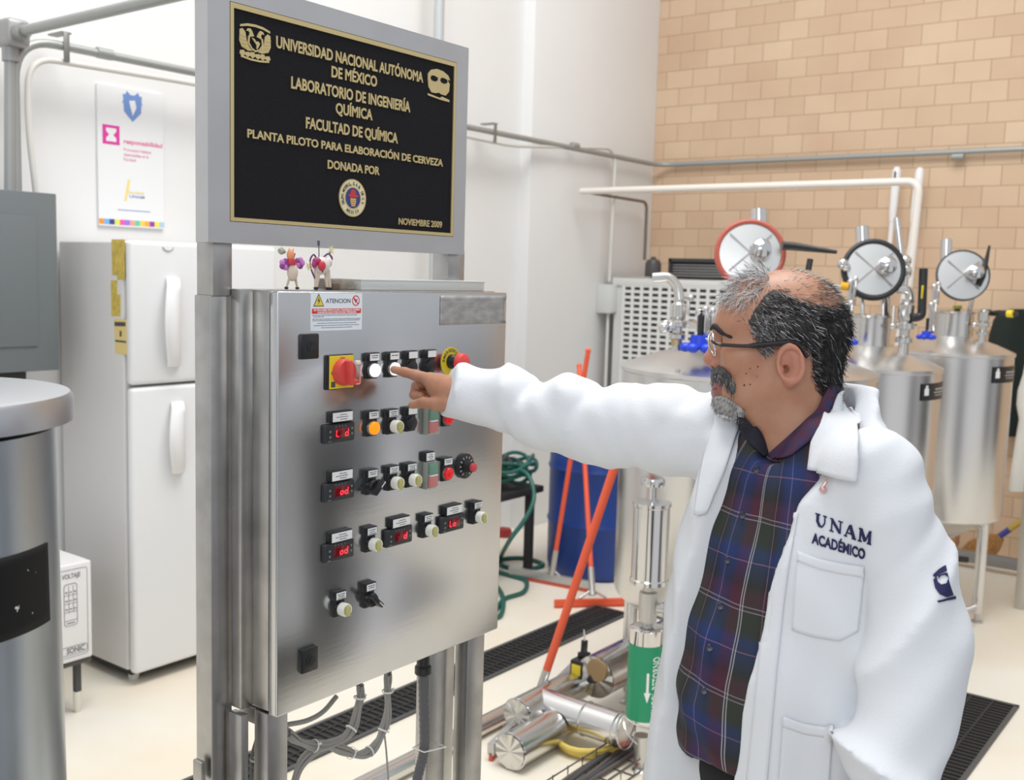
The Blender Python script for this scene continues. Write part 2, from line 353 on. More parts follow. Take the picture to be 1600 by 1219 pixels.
g.prism([(-.18, .25), (.12, .3), (.2, 0), (.0, -.35), (-.1, -.05)], ce - EY * .0006, EX * .09, EZ * .10, .0006, mi=1)
g.build('blue_crest', [mat('crest_blue', (.18, .30, .62), .5), M_LABEL], t, False)
g = MB(); g.prism([(0, 0), (.012, 0), (.03, .09), (.018, .09)], pp(.38, .19), EX, EZ, .0005); text_mesh(g, 'UNAM', pp(.46, .215), EX, EZ, w=Wp * .23, h=.012, ext=.0004, mi=1); text_mesh(g, 'Facultad', pp(.44, .245), EX, EZ, w=Wp * .24, h=.012, ext=.0004, mi=0)
g.box(pp(.28, .118) - EY * .0004, pp(.78, .124), mi=1); g.build('footer_logo', [mat('logo_yellow', (.85, .68, .25), .5), mat('logo_blue', (.25, .32, .62), .5)], t, False)
# ================================================================ steel stand
YD, YF = 1.414, 1.50                           # door face, plaque frame face
SX0, SX1 = 1.121, 1.795
st = thing('steel_stand', 'brushed steel stand holding the black plaque and the control cabinet', 'stand', (1.46, 1.56, 0))
def boxbar(mb, x0, x1, y0, y1, z0, z1, b=.003): mb.box((x0, y0, z0), (x1, y1, z1), b)
LX = lambda a, b, y, Y: (PY(a, y, Y).x, PY(b, y, Y).x)
for x0, x1 in (LX(330, 363, 900, YF + .018), LX(697, 725, 415, YF + .018)):
    p = MB(); boxbar(p, x0, x1, YF + .018, YF + .064, 0.012, 1.60); xs = .012
    p.prism([(x0, 1.598), (x1, 1.598), (x1 - .004, 1.70), (x0 + .004, 1.70)], (0, YF + .062, 0), EX, EZ, -.042 * -1) if False else p.box((x0 + .002, YF + .014, 1.598), (x1 - .002, YF + .060, 1.70), .003)
    p.build('post', M_POST, st)
LX = lambda a, b, y, Y: (PY(a, y, Y).x, PY(b, y, Y).x)
for x0, x1 in (LX(377, 389, 1150, 1.475), LX(669, 696, 1110, 1.475)):
    p = MB(); boxbar(p, x0, x1, 1.475, 1.512, .012, .846); p.build('inner_leg', M_POST, st)
for x0, x1 in (LX(418, 450, 1170, 1.442), LX(730, 756, 1060, 1.442)):
    p = MB(); boxbar(p, x0, x1, 1.442, 1.48, .012, .848); p.build('front_leg', M_POST, st)
for x0, x1 in ((1.208, 1.250), (1.792, 1.826)):
    p = MB(); boxbar(p, x0, x1, 1.482, 1.53, .815, .848); p.build('side_rail', M_POST, st)
p = MB()
for x, y in ((1.153, 1.571), (1.766, 1.571), (1.214, 1.494), (1.705, 1.494), (1.240, 1.461), (1.800, 1.461)): p.box((x - .03, y - .028, 0), (x + .03, y + .028, .014), .002)
p.build('foot_plate', M_POST, st)
MB().box((1.121, 1.525, .72), (1.131, 1.55, .76), .002).build('bracket', M_POST, st)
fr = MB(); gx0, gx1, gz0, gz1 = 1.166, 1.757, 1.727, 2.094; Z0, Z1 = 1.690, 2.131
for lo, hi, q4 in (((SX0, Z0), (SX1, Z1), 0),):
    out = [(SX0, Z0), (SX1, Z0), (SX1, Z1), (SX0, Z1)]; inn = [(gx0, gz0), (gx1, gz0), (gx1, gz1), (gx0, gz1)]
    for i in range(4):
        j = (i + 1) % 4; fr.prism([out[i], out[j], inn[j], inn[i]], (0, YF + .034, 0), EX, EZ, .034)
fr.box((SX0 + .003, YF + .03, Z0 + .003), (SX1 - .003, YF + .036, Z1 - .003))
fr.build('plaque_frame', M_FRAME, st)
MB().sphere((SX1 + .003, YF + .02, Z0 + .012), .006).build('screw', M_CHROME, st)
# ================================================================ the commemorative plaque
pl = thing('plaque', 'black commemorative plaque with raised brass lettering in the steel frame', 'plaque', (1.46, YF + .02, gz0))
MB().box((gx0 + .001, YF + .002, gz0 + .001), (gx1 - .001, YF + .029, gz1 - .001)).build('board', M_PLAQ, pl)
b = MB(); bw = .0075; o4 = [(gx0 + .001, gz0 + .001), (gx1 - .001, gz0 + .001), (gx1 - .001, gz1 - .001), (gx0 + .001, gz1 - .001)]
i4 = [(gx0 + bw + .001, gz0 + bw), (gx1 - bw - .001, gz0 + bw), (gx1 - bw - .001, gz1 - bw - .002), (gx0 + bw + .001, gz1 - bw - .002)]
for i in range(4): b.prism([o4[i], o4[(i + 1) % 4], i4[(i + 1) % 4], i4[i]], (0, YF + .003, 0), EX, EZ, .0035)
b.build('border', M_GOLD, pl)
YP = YF + .0022
def pq(x, y): return PY(x, y, YP)
lines = [('UNIVERSIDAD NACIONAL AUTÓNOMA', 430.5, 74, 660, 18), ('DE MÉXICO', 517, 120, 588, 17), ('LABORATORIO DE INGENIERÍA', 454, 137.5, 640, 18), ('QUÍMICA', 523.5, 177, 581, 16.5),
         ('FACULTAD DE QUÍMICA', 477, 200, 620.5, 17), ('PLANTA PILOTO PARA ELABORACIÓN DE CERVEZA', 385.5, 214.5, 691, 13), ('DONADA POR', 511, 263, 592, 13), ('NOVIEMBRE 2009', 622, 350.5, 689.5, 10)]
g = MB()
for s, xa, ya, xb_, hp in lines:
    A = pq(xa, ya); yb_ = ya
    for _ in range(6): B = pq(xb_, yb_); yb_ += (B.z - A.z) * 900
    h = (pq(xa, ya - hp) - A).length
    text_mesh(g, s, A, EX, EZ, w=B.x - A.x, h=h, bold=.028 if hp > 11 else .02, ext=.0022)
g.build('lettering', M_GOLD, pl, False)
def relief(mb, pts, d=.002, mi=0):
    Q = [pq(*p) for p in pts]; mb.prism([(q.x, q.z) for q in Q], (0, YP, 0), EX, EZ, d, mi)
# crest: shield held by two birds over a ribbon
g = MB(); a0, a1 = pq(373, 31), pq(422, 100); cx, cz, sw, sh = (a0.x + a1.x) / 2, (a0.z + a1.z) / 2, (a1.x - a0.x) / 2, (a0.z - a1.z) / 2
def cr(pts, d=.002, mi=0): g.prism([(cx + x * sw, cz + z * sh) for x, z in pts], (0, YP, 0), EX, EZ, d, mi)
cr([(-.95, .78), (-.5, .92), (0, .96), (.5, .92), (.95, .78), (.95, .66), (.5, .78), (0, .82), (-.5, .78), (-.95, .66)])
for sg in (-1, 1):
    cr([(sg * .98, .52), (sg * .80, .60), (sg * .62, .42), (sg * .55, .0), (sg * .35, -.38), (sg * .15, -.52), (sg * .45, -.55), (sg * .85, -.42), (sg * 1.0, -.1)], .0018)
    cr([(sg * .08, .30), (sg * .20, .55), (sg * .30, .68), (sg * .48, .66), (sg * .58, .50), (sg * .44, .52), (sg * .36, .44), (sg * .40, .28), (sg * .50, .18)], .0022)
    for k in range(4): cr([(sg * (.98 - .06 * k), .30 - .2 * k), (sg * (.62 - .03 * k), .22 - .2 * k), (sg * (.62 - .03 * k), .14 - .2 * k), (sg * (.97 - .06 * k), .20 - .2 * k)], .0028)
cr([(-.40, .25), (.40, .25), (.44, -.10), (.25, -.38), (0, -.50), (-.25, -.38), (-.44, -.10)], .0012, 1)
for sg in (-1, 1): cr([(sg * .36, .25), (sg * .46, .25), (sg * .50, -.10), (sg * .28, -.42), (0, -.56), (0, -.46), (sg * .22, -.36), (sg * .40, -.10)], .003)
cr([(-.25, .2), (-.08, .16), (.02, .04), (.18, .06), (.28, -.04), (.2, -.22), (.1, -.38), (.05, -.36), (.06, -.16), (-.06, -.02), (-.16, .08)], .003)
for k in range(6): cr([(-.95 + .32 * k, -.60 - .05 * (k % 2)), (-.70 + .32 * k, -.56 - .05 * (k % 2)), (-.62 + .32 * k, -.78), (-.80 + .32 * k, -.92), (-.98 + .32 * k, -.80)], .0018 + .0006 * (k % 2))
cr([(-.9, -.86), (-.3, -.94), (.3, -.94), (.9, -.86), (.9, -.97), (.3, -1.05), (-.3, -1.05), (-.9, -.97)])
g.build('crest', [M_GOLD, M_PLAQ], pl, False)
g = MB(); a0, a1 = pq(667, 104), pq(702, 160); ox, oz, ow, oh = (a0.x + a1.x) / 2, (a0.z + a1.z) / 2, (a1.x - a0.x) / 2, (a0.z - a1.z) / 2
OWL = [(-.95, .55), (-.7, .85), (-.2, 1.0), (.35, .95), (.8, .75), (.98, .45), (.7, .50), (.95, .2), (.9, -.3), (.62, -.62), (.2, -.60), (0, -.52), (-.2, -.60), (-.62, -.62), (-.88, -.3), (-.95, .2)]
def circ(x, z, r, n=18, k=1.0): return [(x + r * math.cos(2 * math.pi * i / n), z + r * k * math.sin(2 * math.pi * i / n)) for i in range(n)]
def og(pts, d, mi=0): g.prism([(ox + x * ow, oz + z * oh) for x, z in pts], (0, YP, 0), EX, EZ, d, mi)
og(OWL, .002)
for sx in (-.42, .42): og(circ(sx, .33, .30, k=.62), .0028, 1); og([(sx - .32, .5), (sx + .32, .62), (sx + .36, .42), (sx, .50)], .0034)
og([(-.95, -.72), (.1, -.86), (.3, -.74), (.95, -.86), (.95, -1.0), (.25, -.98), (-.9, -.86)], .002)
g.build('owl_emblem', [M_GOLD, M_PLAQ], pl, False)
g = MB(); cc = pq(550, 309.5); rr = (pq(550, 280) - pq(550, 339)).length / 2
g.prism([(cc.x + x, cc.z + z) for x, z in circ(0, 0, rr, 40)], (0, YP, 0), EX, EZ, .002); g.prism([(cc.x + x, cc.z + z) for x, z in circ(0, 0, rr * .93, 40)], (0, YP - .002, 0), EX, EZ, .0003, 1)
g.prism([(cc.x + x, cc.z + z) for x, z in circ(0, 0, rr * .60, 40)], (0, YP - .0023, 0), EX, EZ, .0004, 2); g.prism([(cc.x + x, cc.z + z) for x, z in circ(0, 0, rr * .54, 40)], (0, YP - .0027, 0), EX, EZ, .0003, 3)
def lg(pts, d, mi): g.prism([(cc.x + x * rr, cc.z + z * rr) for x, z in pts], (0, YP - .003, 0), EX, EZ, d, mi)
lg([(-.42, .12), (-.2, .2), (0, .3), (.2, .2), (.42, .12), (.2, .02), (-.2, .02)], .0008, 4); lg(circ(0, .26, .2), .0005, 4)
for k, wd in enumerate((.22, .22, .19, .15)): lg([(-wd, -.02 - .11 * k), (wd, -.02 - .11 * k), (wd * .9, -.11 - .11 * k), (-wd * .9, -.11 - .11 * k)], .0009, 5)
def ring(s, a0, a1, R, h, flip=1):
    for i, ch in enumerate(s):
        if ch == ' ': continue
        a = math.radians(a0 + (a1 - a0) * i / (len(s) - 1)); rad = V((math.cos(a), 0, math.sin(a))); tan = V((math.sin(a), 0, -math.cos(a))) * flip
        o = V((cc.x, YP - .0024, cc.z)) + rad * (R - flip * h / 2); text_mesh(g, ch, o - tan * (h * .4), tan, rad * flip, w=h * .72 if ch not in 'I.' else h * .25, h=h, bold=.02, ext=.0004, mi=6)
ring('GRUPO MODELO, S.A.B. DE C.V.', 205, -25, rr * .765, rr * .17); ring('MEXICO', 240, 300, rr * .765, rr * .17, -1)
g.build('sponsor_badge', [M_GOLD, mat('badge_cream', (.78, .68, .42), .45), M_GOLD, mat('badge_blue', (.03, .05, .22), .4), mat('badge_red', (.55, .04, .05), .4), mat('badge_amber', (.72, .42, .12), .4), M_INK], pl, False)
# ================================================================ control cabinet
cab = thing('control_cabinet', 'stainless steel control cabinet with pushbuttons and red digital displays', 'control cabinet', (1.52, 1.47, .85))
DX0, DX1, DZ0, DZ1 = 1.199, 1.842, .850, 1.610
b = MB(); b.box((1.204, 1.442, .852), (1.838, 1.514, 1.612), .004); b.box((1.178, 1.485, .852), (1.205, 1.514, 1.612), .003)
b.build('cabinet_body', M_POST, cab)
d = MB(); d.box((DX0, YD, DZ0), (DX1, YD + .022, DZ1), .0035, 3); d.build('door', M_DOOR, cab)
MB().box((1.212, 1.433, .862), (1.83, 1.444, 1.60)).build('door_gasket', M_RUBBER, cab)
def DP(x, y, off=0.0): return PY(x, y, YD - off)
def lock(x, y):
    c = DP(x, y); m = MB(); m.box((c.x - .0195, YD - .009, c.z - .0225), (c.x + .0195, YD + .001, c.z + .0225), .003); o = m.build('lock', M_BLACK, cab)
    k = MB(); k.cyl((c.x, YD - .009, c.z), (c.x, YD - .0105, c.z), .010, n=18); k.prism([(-.006, -.006), (.006, -.006), (0, .008)], (c.x, YD - .0105, c.z), EX, EZ, .002); k.build('lock_insert', M_BLACKM, o)
lock(481, 541); lock(480, 1030)
def micro(mb, x0, x1, z, y, h, seed, mi=0):
    """a line of print too small to read"""
    r = random.Random(seed); x = x0
    while x < x1:
        w_ = r.uniform(.0014, .005); mb.box((x, y - .0002, z), (min(x + w_, x1), y, z + h * r.uniform(.8, 1.0)), mi=mi); x += w_ + .0009
# warning sticker
s0, s1 = DP(485.5, 455.5), DP(565, 514); sx0, sx1, sz1, sz0 = s0.x, s1.x, s0.z - .003, s1.z - .001; ys = YD - .0006
sk = MB().box((sx0, ys, sz0), (sx1, YD + .001, sz1)).build('warning_sticker', mat('sticker_paper', (.78, .84, .90), .4), cab)
SW, SH = sx1 - sx0, sz1 - sz0
def sp(u, v): return V((sx0 + SW * u, ys - .0001, sz0 + SH * v))
g = MB(); g.prism([(-.026, 0), (.026, 0), (0, .046)], sp(.145, .65), EX * .5, EZ * .5, .0003, 0); g.prism([(-.021, .003), (.021, .003), (0, .040)], sp(.145, .65) - EY * .0003, EX * .5, EZ * .5, .0002, 1)
g.prism([(.002, .034), (-.007, .018), (.0, .018), (-.003, .006), (.007, .022), (.001, .022)], sp(.145, .652) - EY * .0005, EX * .5, EZ * .5, .0002, 0); g.build('hazard_triangle', [M_INK, M_YEL], sk, False)
g = MB(); text_mesh(g, 'ATENCION', sp(.28, .74), EX, EZ, w=SW * .48, h=SH * .115, bold=.005, ext=.0003); g.build('heading', M_INK, sk, False)
g = MB(); c = sp(.87, .80); R_ = SH * .145
g.grid([[c + EX * (R_ * q * math.cos(a * math.pi / 14)) + EZ * (R_ * q * math.sin(a * math.pi / 14)) - EY * .0002 for a in range(28)] for q in (1, .80)], True, 0)
g.prism([(-.8, .62), (-.62, .8), (.8, -.62), (.62, -.8)], c, EX * R_ * .9, EZ * R_ * .9, .0003, 0); g.prism([(-.6, .3), (.5, .25), (.1, -.1), (-.1, -.5), (-.25, -.05)], c, EX * R_, EZ * R_, .0002, 1); g.build('prohibition_sign', [M_RED, M_INK], sk, False)
g = MB(); g.box(sp(.02, .455) - EY * .0002, sp(.975, .59), mi=0)
for k, s in enumerate(('SE PROHIBE EFECTUAR TRABAJOS SOBRE', 'EQUIPOS ELECTRICOS EN TENSION')): text_mesh(g, s, sp(.5, .53 - .062 * k) - EY * .0003, EX, EZ, w=SW * (.9, .75)[k], h=SH * .045, bold=.03, ext=.0002, mi=1, align='C')
g.build('red_band', [M_RED, M_LABEL], sk, False)
g = MB()
for k, (u0, u1, v) in enumerate(((.03, .9, .40), (.05, .25, .36), (.03, .97, .30), (.03, .95, .26), (.12, .88, .19), (.06, .94, .13), (.2, .8, .07))): micro(g, sp(u0, 0).x, sp(u1, 0).x, sp(0, v).z, ys, SH * .024, k)
g.build('small_print', mat('print_grey', (.25, .27, .33), .6), sk, False)
# blank nameplate
n0, n1 = DP(688, 462), DP(787, 505); npm = MB(); rws = []
for j in range(9):
    row = []
    for i in range(19):
        u, v = i / 18, j / 8; lift = .0008 + (.006 * max(0, (u - .93) / .07) * (max(0, v - .75) / .25 + max(0, .25 - v) / .25))
        row.append(V((n0.x + (n1.x - n0.x) * u, YD - lift, n1.z + (n0.z - n1.z) * v)))
    rws.append(row)
npm.grid(rws).build('blank_nameplate', mat('plate_grey', (.36, .36, .37), .5, .5, var=.35, vscale=34, vcol=(.50, .49, .47), vstretch=(1, 1, 2.2)), cab, solid=.0006)
# control elements ------------------------------------------------
def holder(name, x, y, label=None, words=2, w_=.030, h_=.050, blank=False):
    """black switch holder with its paper label, upper part; returns part and the switch centre"""
    c = DP(x, y); m = MB(); m.box((c.x - w_ / 2, YD - .012, c.z + h_ * .16), (c.x + w_ / 2, YD + .001, c.z + h_ / 2), .0022); m.box((c.x - w_ / 2 + .0015, YD - .008, c.z - h_ / 2), (c.x + w_ / 2 - .0015, YD + .001, c.z + h_ * .2), .0022)
    o = m.build(name, M_BLACK, cab)
    if label: o['label'] = label
    k = MB(); k.box((c.x - w_ * .40, YD - .0128, c.z + h_ * .20), (c.x + w_ * .40, YD - .0118, c.z + h_ * .455), 0)
    for i in range(words): micro(k, c.x - w_ * (.30 - .06 * (i % 2)), c.x + w_ * (.30 - .05 * (i % 2)), c.z + h_ * (.37 - .075 * i + (.0 if words > 1 else -.03)), YD - .0128, .0018, x + i, 1)
    k.build('label_plate', [M_LABEL, M_INK], o, False)
    return o, V((c.x, YD - .008, c.z - h_ * .17))
def lamp(x, y, name, label, m, r=.0125, words=2):
    o, c = holder(name, x, y, label, words); MB().lathe(c + EY * .001, -EY, [(r + .0018, 0), (r + .0018, .003), (r + .0006, .0045)], 28).build('bezel', mat('bezel_grey', (.16, .16, .17), .35, .4), o)
    MB().lathe(c - EY * .002, -EY, [(r, 0), (r, .006), (r * .86, .0085), (r * .5, .0102), (.0005, .0108)], 28).build('lens', m, o)
M_LW = mat('lens_white_lit', (.9, .9, .9), .3, emit=(1, 1, 1), estr=.9)
lamp(578, 571, 'indicator_lamp', 'white lit lamp left of the fingertip', M_LW); lamp(609.5, 569, 'push_button', 'white lit button under the fingertip', M_LW, words=1)
def blank(x, y): 
    o, c = holder('blank_cover', x, y, None, 0); MB().lathe(c + EY * .001, -EY, [(.0135, 0), (.0135, .005), (.011, .0062), (.0005, .0064)], 26).build('cap', M_BLACK, o)
blank(638.5, 567); blank(668, 565); blank(638, 654)
lamp(577, 661, 'indicator_lamp', 'glowing orange indicator lamp', mat('lens_orange_lit', (.85, .20, .005), .3, emit=(1, .27, .0), estr=.85))
M_LR = mat('lens_red', (.62, .01, .015), .25, emit=(.9, .02, .02), estr=.22)
lamp(694, 647, 'push_button', 'red pushbutton below the cuff', M_LR); lamp(693.5, 732.5, 'push_button', 'red pushbutton left of the dial', M_LR)
M_YCAP = mat('cap_yellow_clear', (.55, .52, .20), .2, alpha=.9); M_CLR = mat('cap_clear', (.80, .80, .74), .2)
def keysel(x, y):
    o, c = holder('key_selector', x, y, None, 3)
    MB().lathe(c + EY * .001, -EY, [(.0132, 0), (.0132, .006), (.011, .009)], 26).build('collar', M_BLACK, o)
    m = MB(); m.lathe(c - EY * .006, -EY, [(.0125, 0), (.0130, .012), (.0118, .015), (.0095, .0152), (.0085, .012), (.0005, .0115)], 20); m.build('clear_guard', M_CLR, o)
    k = MB(); k.box((c.x - .0042, YD - .032, c.z - .011), (c.x + .0048, YD - .012, c.z + .010), .002); k.box((c.x - .001, YD - .030, c.z - .0125), (c.x + .0085, YD - .022, c.z + .002), .002); k.build('yellow_key', M_YCAP, o)
for x, y in ((608, 658), (609, 746), (637, 741.5), (574.5, 841.5), (663, 820.5), (740.5, 800), (526, 942)): keysel(x, y)
def rotary(x, y, a):
    o, c = holder('rotary_switch', x, y, None, 2)
    k = MB(); k.lathe(c + EY * .001, -EY, [(.0142, 0), (.0142, .009), (.012, .013), (.0005, .0135)], 28); Mr = Matrix.Translation(c) @ Matrix.Rotation(a, 4, 'Y')
    k.box((-.0045, -.026, -.017), (.0045, -.008, .017), .002, M=Mr); k.build('knob', M_BLACK, o)
    MB().box((-.0009, -.0266, .002), (.0009, -.0258, .016), M=Mr).build('pointer', M_LABEL, o)
rotary(575.5, 752, math.radians(48)); rotary(573, 928.5, math.radians(132))
def plate_label(o, x, y, w_, h_, i):
    c = DP(x, y); MB().box((c.x - w_ / 2, YD - .011, c.z - h_ / 2), (c.x + w_ / 2, YD + .001, c.z + h_ / 2), .0025).build('label_holder', M_BLACK, o)
    k = MB(); k.box((c.x - w_ * .46, YD - .0118, c.z - h_ * .38), (c.x + w_ * .46, YD - .0108, c.z + h_ * .38))
    for j in range(3): micro(k, c.x - w_ * (.15, .30, .12)[j], c.x + w_ * (.2, .25, .2)[j], c.z + h_ * (.15 - .2 * j), YD - .0118, .0016, i * 7 + j, 1)
    k.build('label_plate', [M_LABEL, M_INK], o, False)
SEG = {'a': ((0, 1), (1, 1)), 'b': ((1, 1), (1, .5)), 'c': ((1, .5), (1, 0)), 'd': ((0, 0), (1, 0)), 'e': ((0, .5), (0, 0)), 'f': ((0, 1), (0, .5)), 'g': ((0, .5), (1, .5))}
CH = {'L': 'def', 'd': 'bcdeg', 'o': 'cdeg', ' ': '', 't': 'defg'}
M_DIG = mat('digit_red', (.9, .02, .02), .4, emit=(1, .03, .05), estr=2.2); M_DISP = mat('display_dark_red', (.09, .004, .008), .15, emit=(.5, .0, .01), estr=.12)
M_DIM = mat('digit_dim', (.25, .01, .02), .4, emit=(.5, .01, .03), estr=.25)
def controller(x, y, chars, lx, ly, lw, i, dim=()):
    c = DP(x, y); w_, h_ = .076, .036; zc = c.z; xc = c.x
    m = MB(); m.box((xc - w_ / 2, YD - .009, zc - h_ / 2), (xc + w_ / 2, YD + .001, zc + h_ / 2), .004, 3); o = m.build('temperature_controller', mat('controller_black', (.022, .024, .028), .42), cab)
    MB().box((xc - .014, YD - .0094, zc - .0095), (xc + .0235, YD - .0088, zc + .0095), .0002).build('display', M_DISP, o)
    g = MB(); n = len(chars); cw, chh = .0068, .0125
    for k, ch in enumerate(chars):
        ox_ = xc - .0105 + k * .0112 + (.0 if n == 3 else 0); oz_ = zc - chh / 2
        for s in CH[ch]:
            (xa, za_), (xb_, zb_) = SEG[s]; sl = .0016
            A = V((ox_ + xa * cw + za_ * sl, YD - .0097, oz_ + za_ * chh)); B = V((ox_ + xb_ * cw + zb_ * sl, YD - .0097, oz_ + zb_ * chh)); dd = (B - A).normalized(); pp_ = V((-dd.z, 0, dd.x)) * .0008
            A += dd * .0006; B -= dd * .0006; a_ = [A + pp_, A - pp_, B - pp_, B + pp_]; g.add(a_ + [q + EY * .0004 for q in a_], [(0, 1, 2, 3), (0, 4, 5, 1), (1, 5, 6, 2), (2, 6, 7, 3), (3, 7, 4, 0)], 1 if k in dim else 0)
    g.build('digits', [M_DIG, M_DIM], o, False)
    g = MB()
    for bx_, bz_ in ((-.025, .004), (-.025, -.006), (.0295, .006), (.0295, -.004)): g.prism(circ(0, 0, .0024, 10), (xc + bx_, YD - .0088, zc + bz_), EX, EZ, .0008)
    for q in range(4): g.box((xc - .012 + q * .008, YD - .0092, zc + .0115), (xc - .0095 + q * .008, YD - .0088, zc + .0135))
    g.box((xc - .030, YD - .0092, zc - .0145), (xc - .022, YD - .0088, zc - .013)); g.build('keys', mat('key_grey', (.18, .19, .20), .5), o, False)
    plate_label(o, lx, ly, lw, .0215, i)
controller(526.5, 675.5, 'L d', 529, 650, .053, 1); controller(526, 766.5, ' od', 528.5, 741.5, .055, 2); controller(525.5, 860, ' od', 528, 836.5, .055, 3)
controller(619.5, 837, '  d', 621, 814.5, .052, 4); controller(702.5, 816.5, 'Lo ', 704, 795.5, .052, 5)
# main switch
c = DP(528.5, 581.5); w_ = .066; o = MB().box((c.x - w_ / 2, YD - .008, c.z - w_ / 2 + .002), (c.x + w_ / 2, YD + .001, c.z + w_ / 2), .003).build('main_switch', M_BLACK, cab); o['label'] = 'main switch with red handle on yellow square'
g = MB(); g.box((c.x - .030, YD - .0092, c.z - .029), (c.x + .030, YD - .0078, c.z + .031), .0006); g.box((c.x - .026, YD - .0096, c.z - .026), (c.x - .016, YD - .009, c.z - .016), mi=1)
text_mesh(g, 'O', V((c.x - .026, YD - .0092, c.z - .003)), EX, EZ, h=.006, ext=.0003, mi=1); text_mesh(g, 'ON', V((c.x - .004, YD - .0092, c.z + .023)), EX, EZ, h=.005, ext=.0003, mi=1)
g.build('yellow_plate', [M_YEL, M_INK], o, False)
k = MB(); k.lathe((c.x + .001, YD - .008, c.z + .001), -EY, [(.0245, 0), (.0245, .010), (.022, .016), (.0005, .017)], 36); k.box((c.x - .004, YD - .036, c.z - .022), (c.x + .006, YD - .018, c.z + .024), .003, M=Matrix.Translation((c.x, 0, c.z)) @ Matrix.Rotation(-.12, 4, 'Y') @ Matrix.Translation((-c.x, 0, -c.z))); k.box((c.x + .004, YD - .034, c.z - .022), (c.x + .024, YD - .012, c.z - .012), .003)
k.build('red_handle', mat('handle_red', (.66, .07, .06), .4), o)
k = MB(); k.tube(bent([V((c.x + .012, YD - .034, c.z + .016)), V((c.x + .022, YD - .034, c.z + .016)), V((c.x + .022, YD - .034, c.z - .020)), V((c.x + .012, YD - .034, c.z - .020))], .003), .0013, 8, mi=0); k.box((c.x + .011, YD - .038, c.z + .016), (c.x + .020, YD - .030, c.z + .023), .001, mi=1)
k.build('locking_bracket', [mat('bracket_salmon', (.70, .32, .28), .4), M_CLR], o)
# emergency stop
c = DP(704, 565); o = MB().lathe((c.x, YD + .001, c.z), -EY, [(.030, 0), (.030, .0022), (.0005, .0024)], 44).build('emergency_stop', M_YEL, cab); o['label'] = 'red mushroom emergency stop on yellow disc'
g = MB()
for i, chx in enumerate('EMERGENCIA'):
    a = math.radians(172 - i * 16.5); rad = V((math.cos(a), 0, math.sin(a))); tan = V((math.sin(a), 0, -math.cos(a))); hh = .0066
    text_mesh(g, chx, V((c.x, YD - .0014, c.z)) + rad * .0205 - tan * .0026, tan, rad, w=.0048 if chx != 'I' else .0016, h=hh, bold=.012, ext=.0004)
g.build('lettering', M_INK, o, False)
MB().lathe((c.x, YD - .001, c.z), -EY, [(.0148, 0), (.0148, .012), (.0125, .016), (.0125, .024)], 28).build('neck', M_BLACK, o)
MB().lathe((c.x, YD - .022, c.z), -EY, [(.013, 0), (.0195, .003), (.0200, .009), (.0175, .0155), (.010, .0190), (.0005, .0198)], 36).build('mushroom', mat('mushroom_red', (.78, .07, .07), .38), o)
# double pushbuttons under clear covers
def double(x, y, lab=None):
    c = DP(x, y); o = MB().box((c.x - .016, YD - .011, c.z - .029), (c.x + .016, YD + .001, c.z + .029), .003).build('double_push_button', mat('double_grey', (.30, .32, .28), .4), cab); o['label'] = 'green over red double pushbutton'
    MB().box((c.x - .0115, YD - .018, c.z + .0015), (c.x + .0125, YD - .010, c.z + .0245), .002).build('green_button', mat('button_green', (.05, .24, .16), .4), o); MB().box((c.x - .0115, YD - .018, c.z - .0245), (c.x + .0125, YD - .010, c.z - .0025), .002).build('red_button', mat('button_red', (.62, .12, .13), .4), o)
    MB().box((c.x - .010, YD - .0183, c.z - .0022), (c.x + .011, YD - .012, c.z + .0012), .0004).build('divider', M_LABEL, o)
    g = MB(); g.box((c.x - .0155, YD - .0205, c.z - .0285), (c.x + .0155, YD - .011, c.z + .0285), .003); g.build('clear_cover', mat('cover_clear', (.75, .78, .72), .12, alpha=.16), o)
    if lab: plate_label(o, *lab, .0265, .0205, 9)
double(669, 656); double(668.5, 741, (666.5, 712.5))
# dial
c = DP(725, 728); o = MB().lathe((c.x, YD + .001, c.z), -EY, [(.027, 0), (.027, .006), (.025, .0075), (.0005, .0078)], 40).build('dial', M_BLACK, cab)
g = MB()
for i in range(11):
    a = math.radians(235 - i * 29); rad = V((math.cos(a), 0, math.sin(a))); tan = V((-math.sin(a), 0, math.cos(a))); p = V((c.x, YD - .0068, c.z)) + rad * .0195; g.prism([(-.0025, -.0008), (.0025, -.0008), (.0025, .0008), (-.0025, .0008)], p, rad, tan, -.0006) if False else g.add([p + rad * .0025 + tan * .0009, p + rad * .0025 - tan * .0009, p - rad * .0025 - tan * .0009, p - rad * .0025 + tan * .0009], [(0, 1, 2, 3)])
g.build('scale_marks', M_LABEL, o, False)
MB().lathe((c.x, YD - .006, c.z), -EY, [(.0125, 0), (.0115, .017), (.0005, .0172)], 22).build('knob', M_BLACKM, o); MB().lathe((c.x, YD - .023, c.z), -EY, [(.0095, 0), (.0092, .006), (.007, .0075), (.0005, .0078)], 22).build('knob_cap', mat('knob_red', (.62, .07, .09), .4), o)
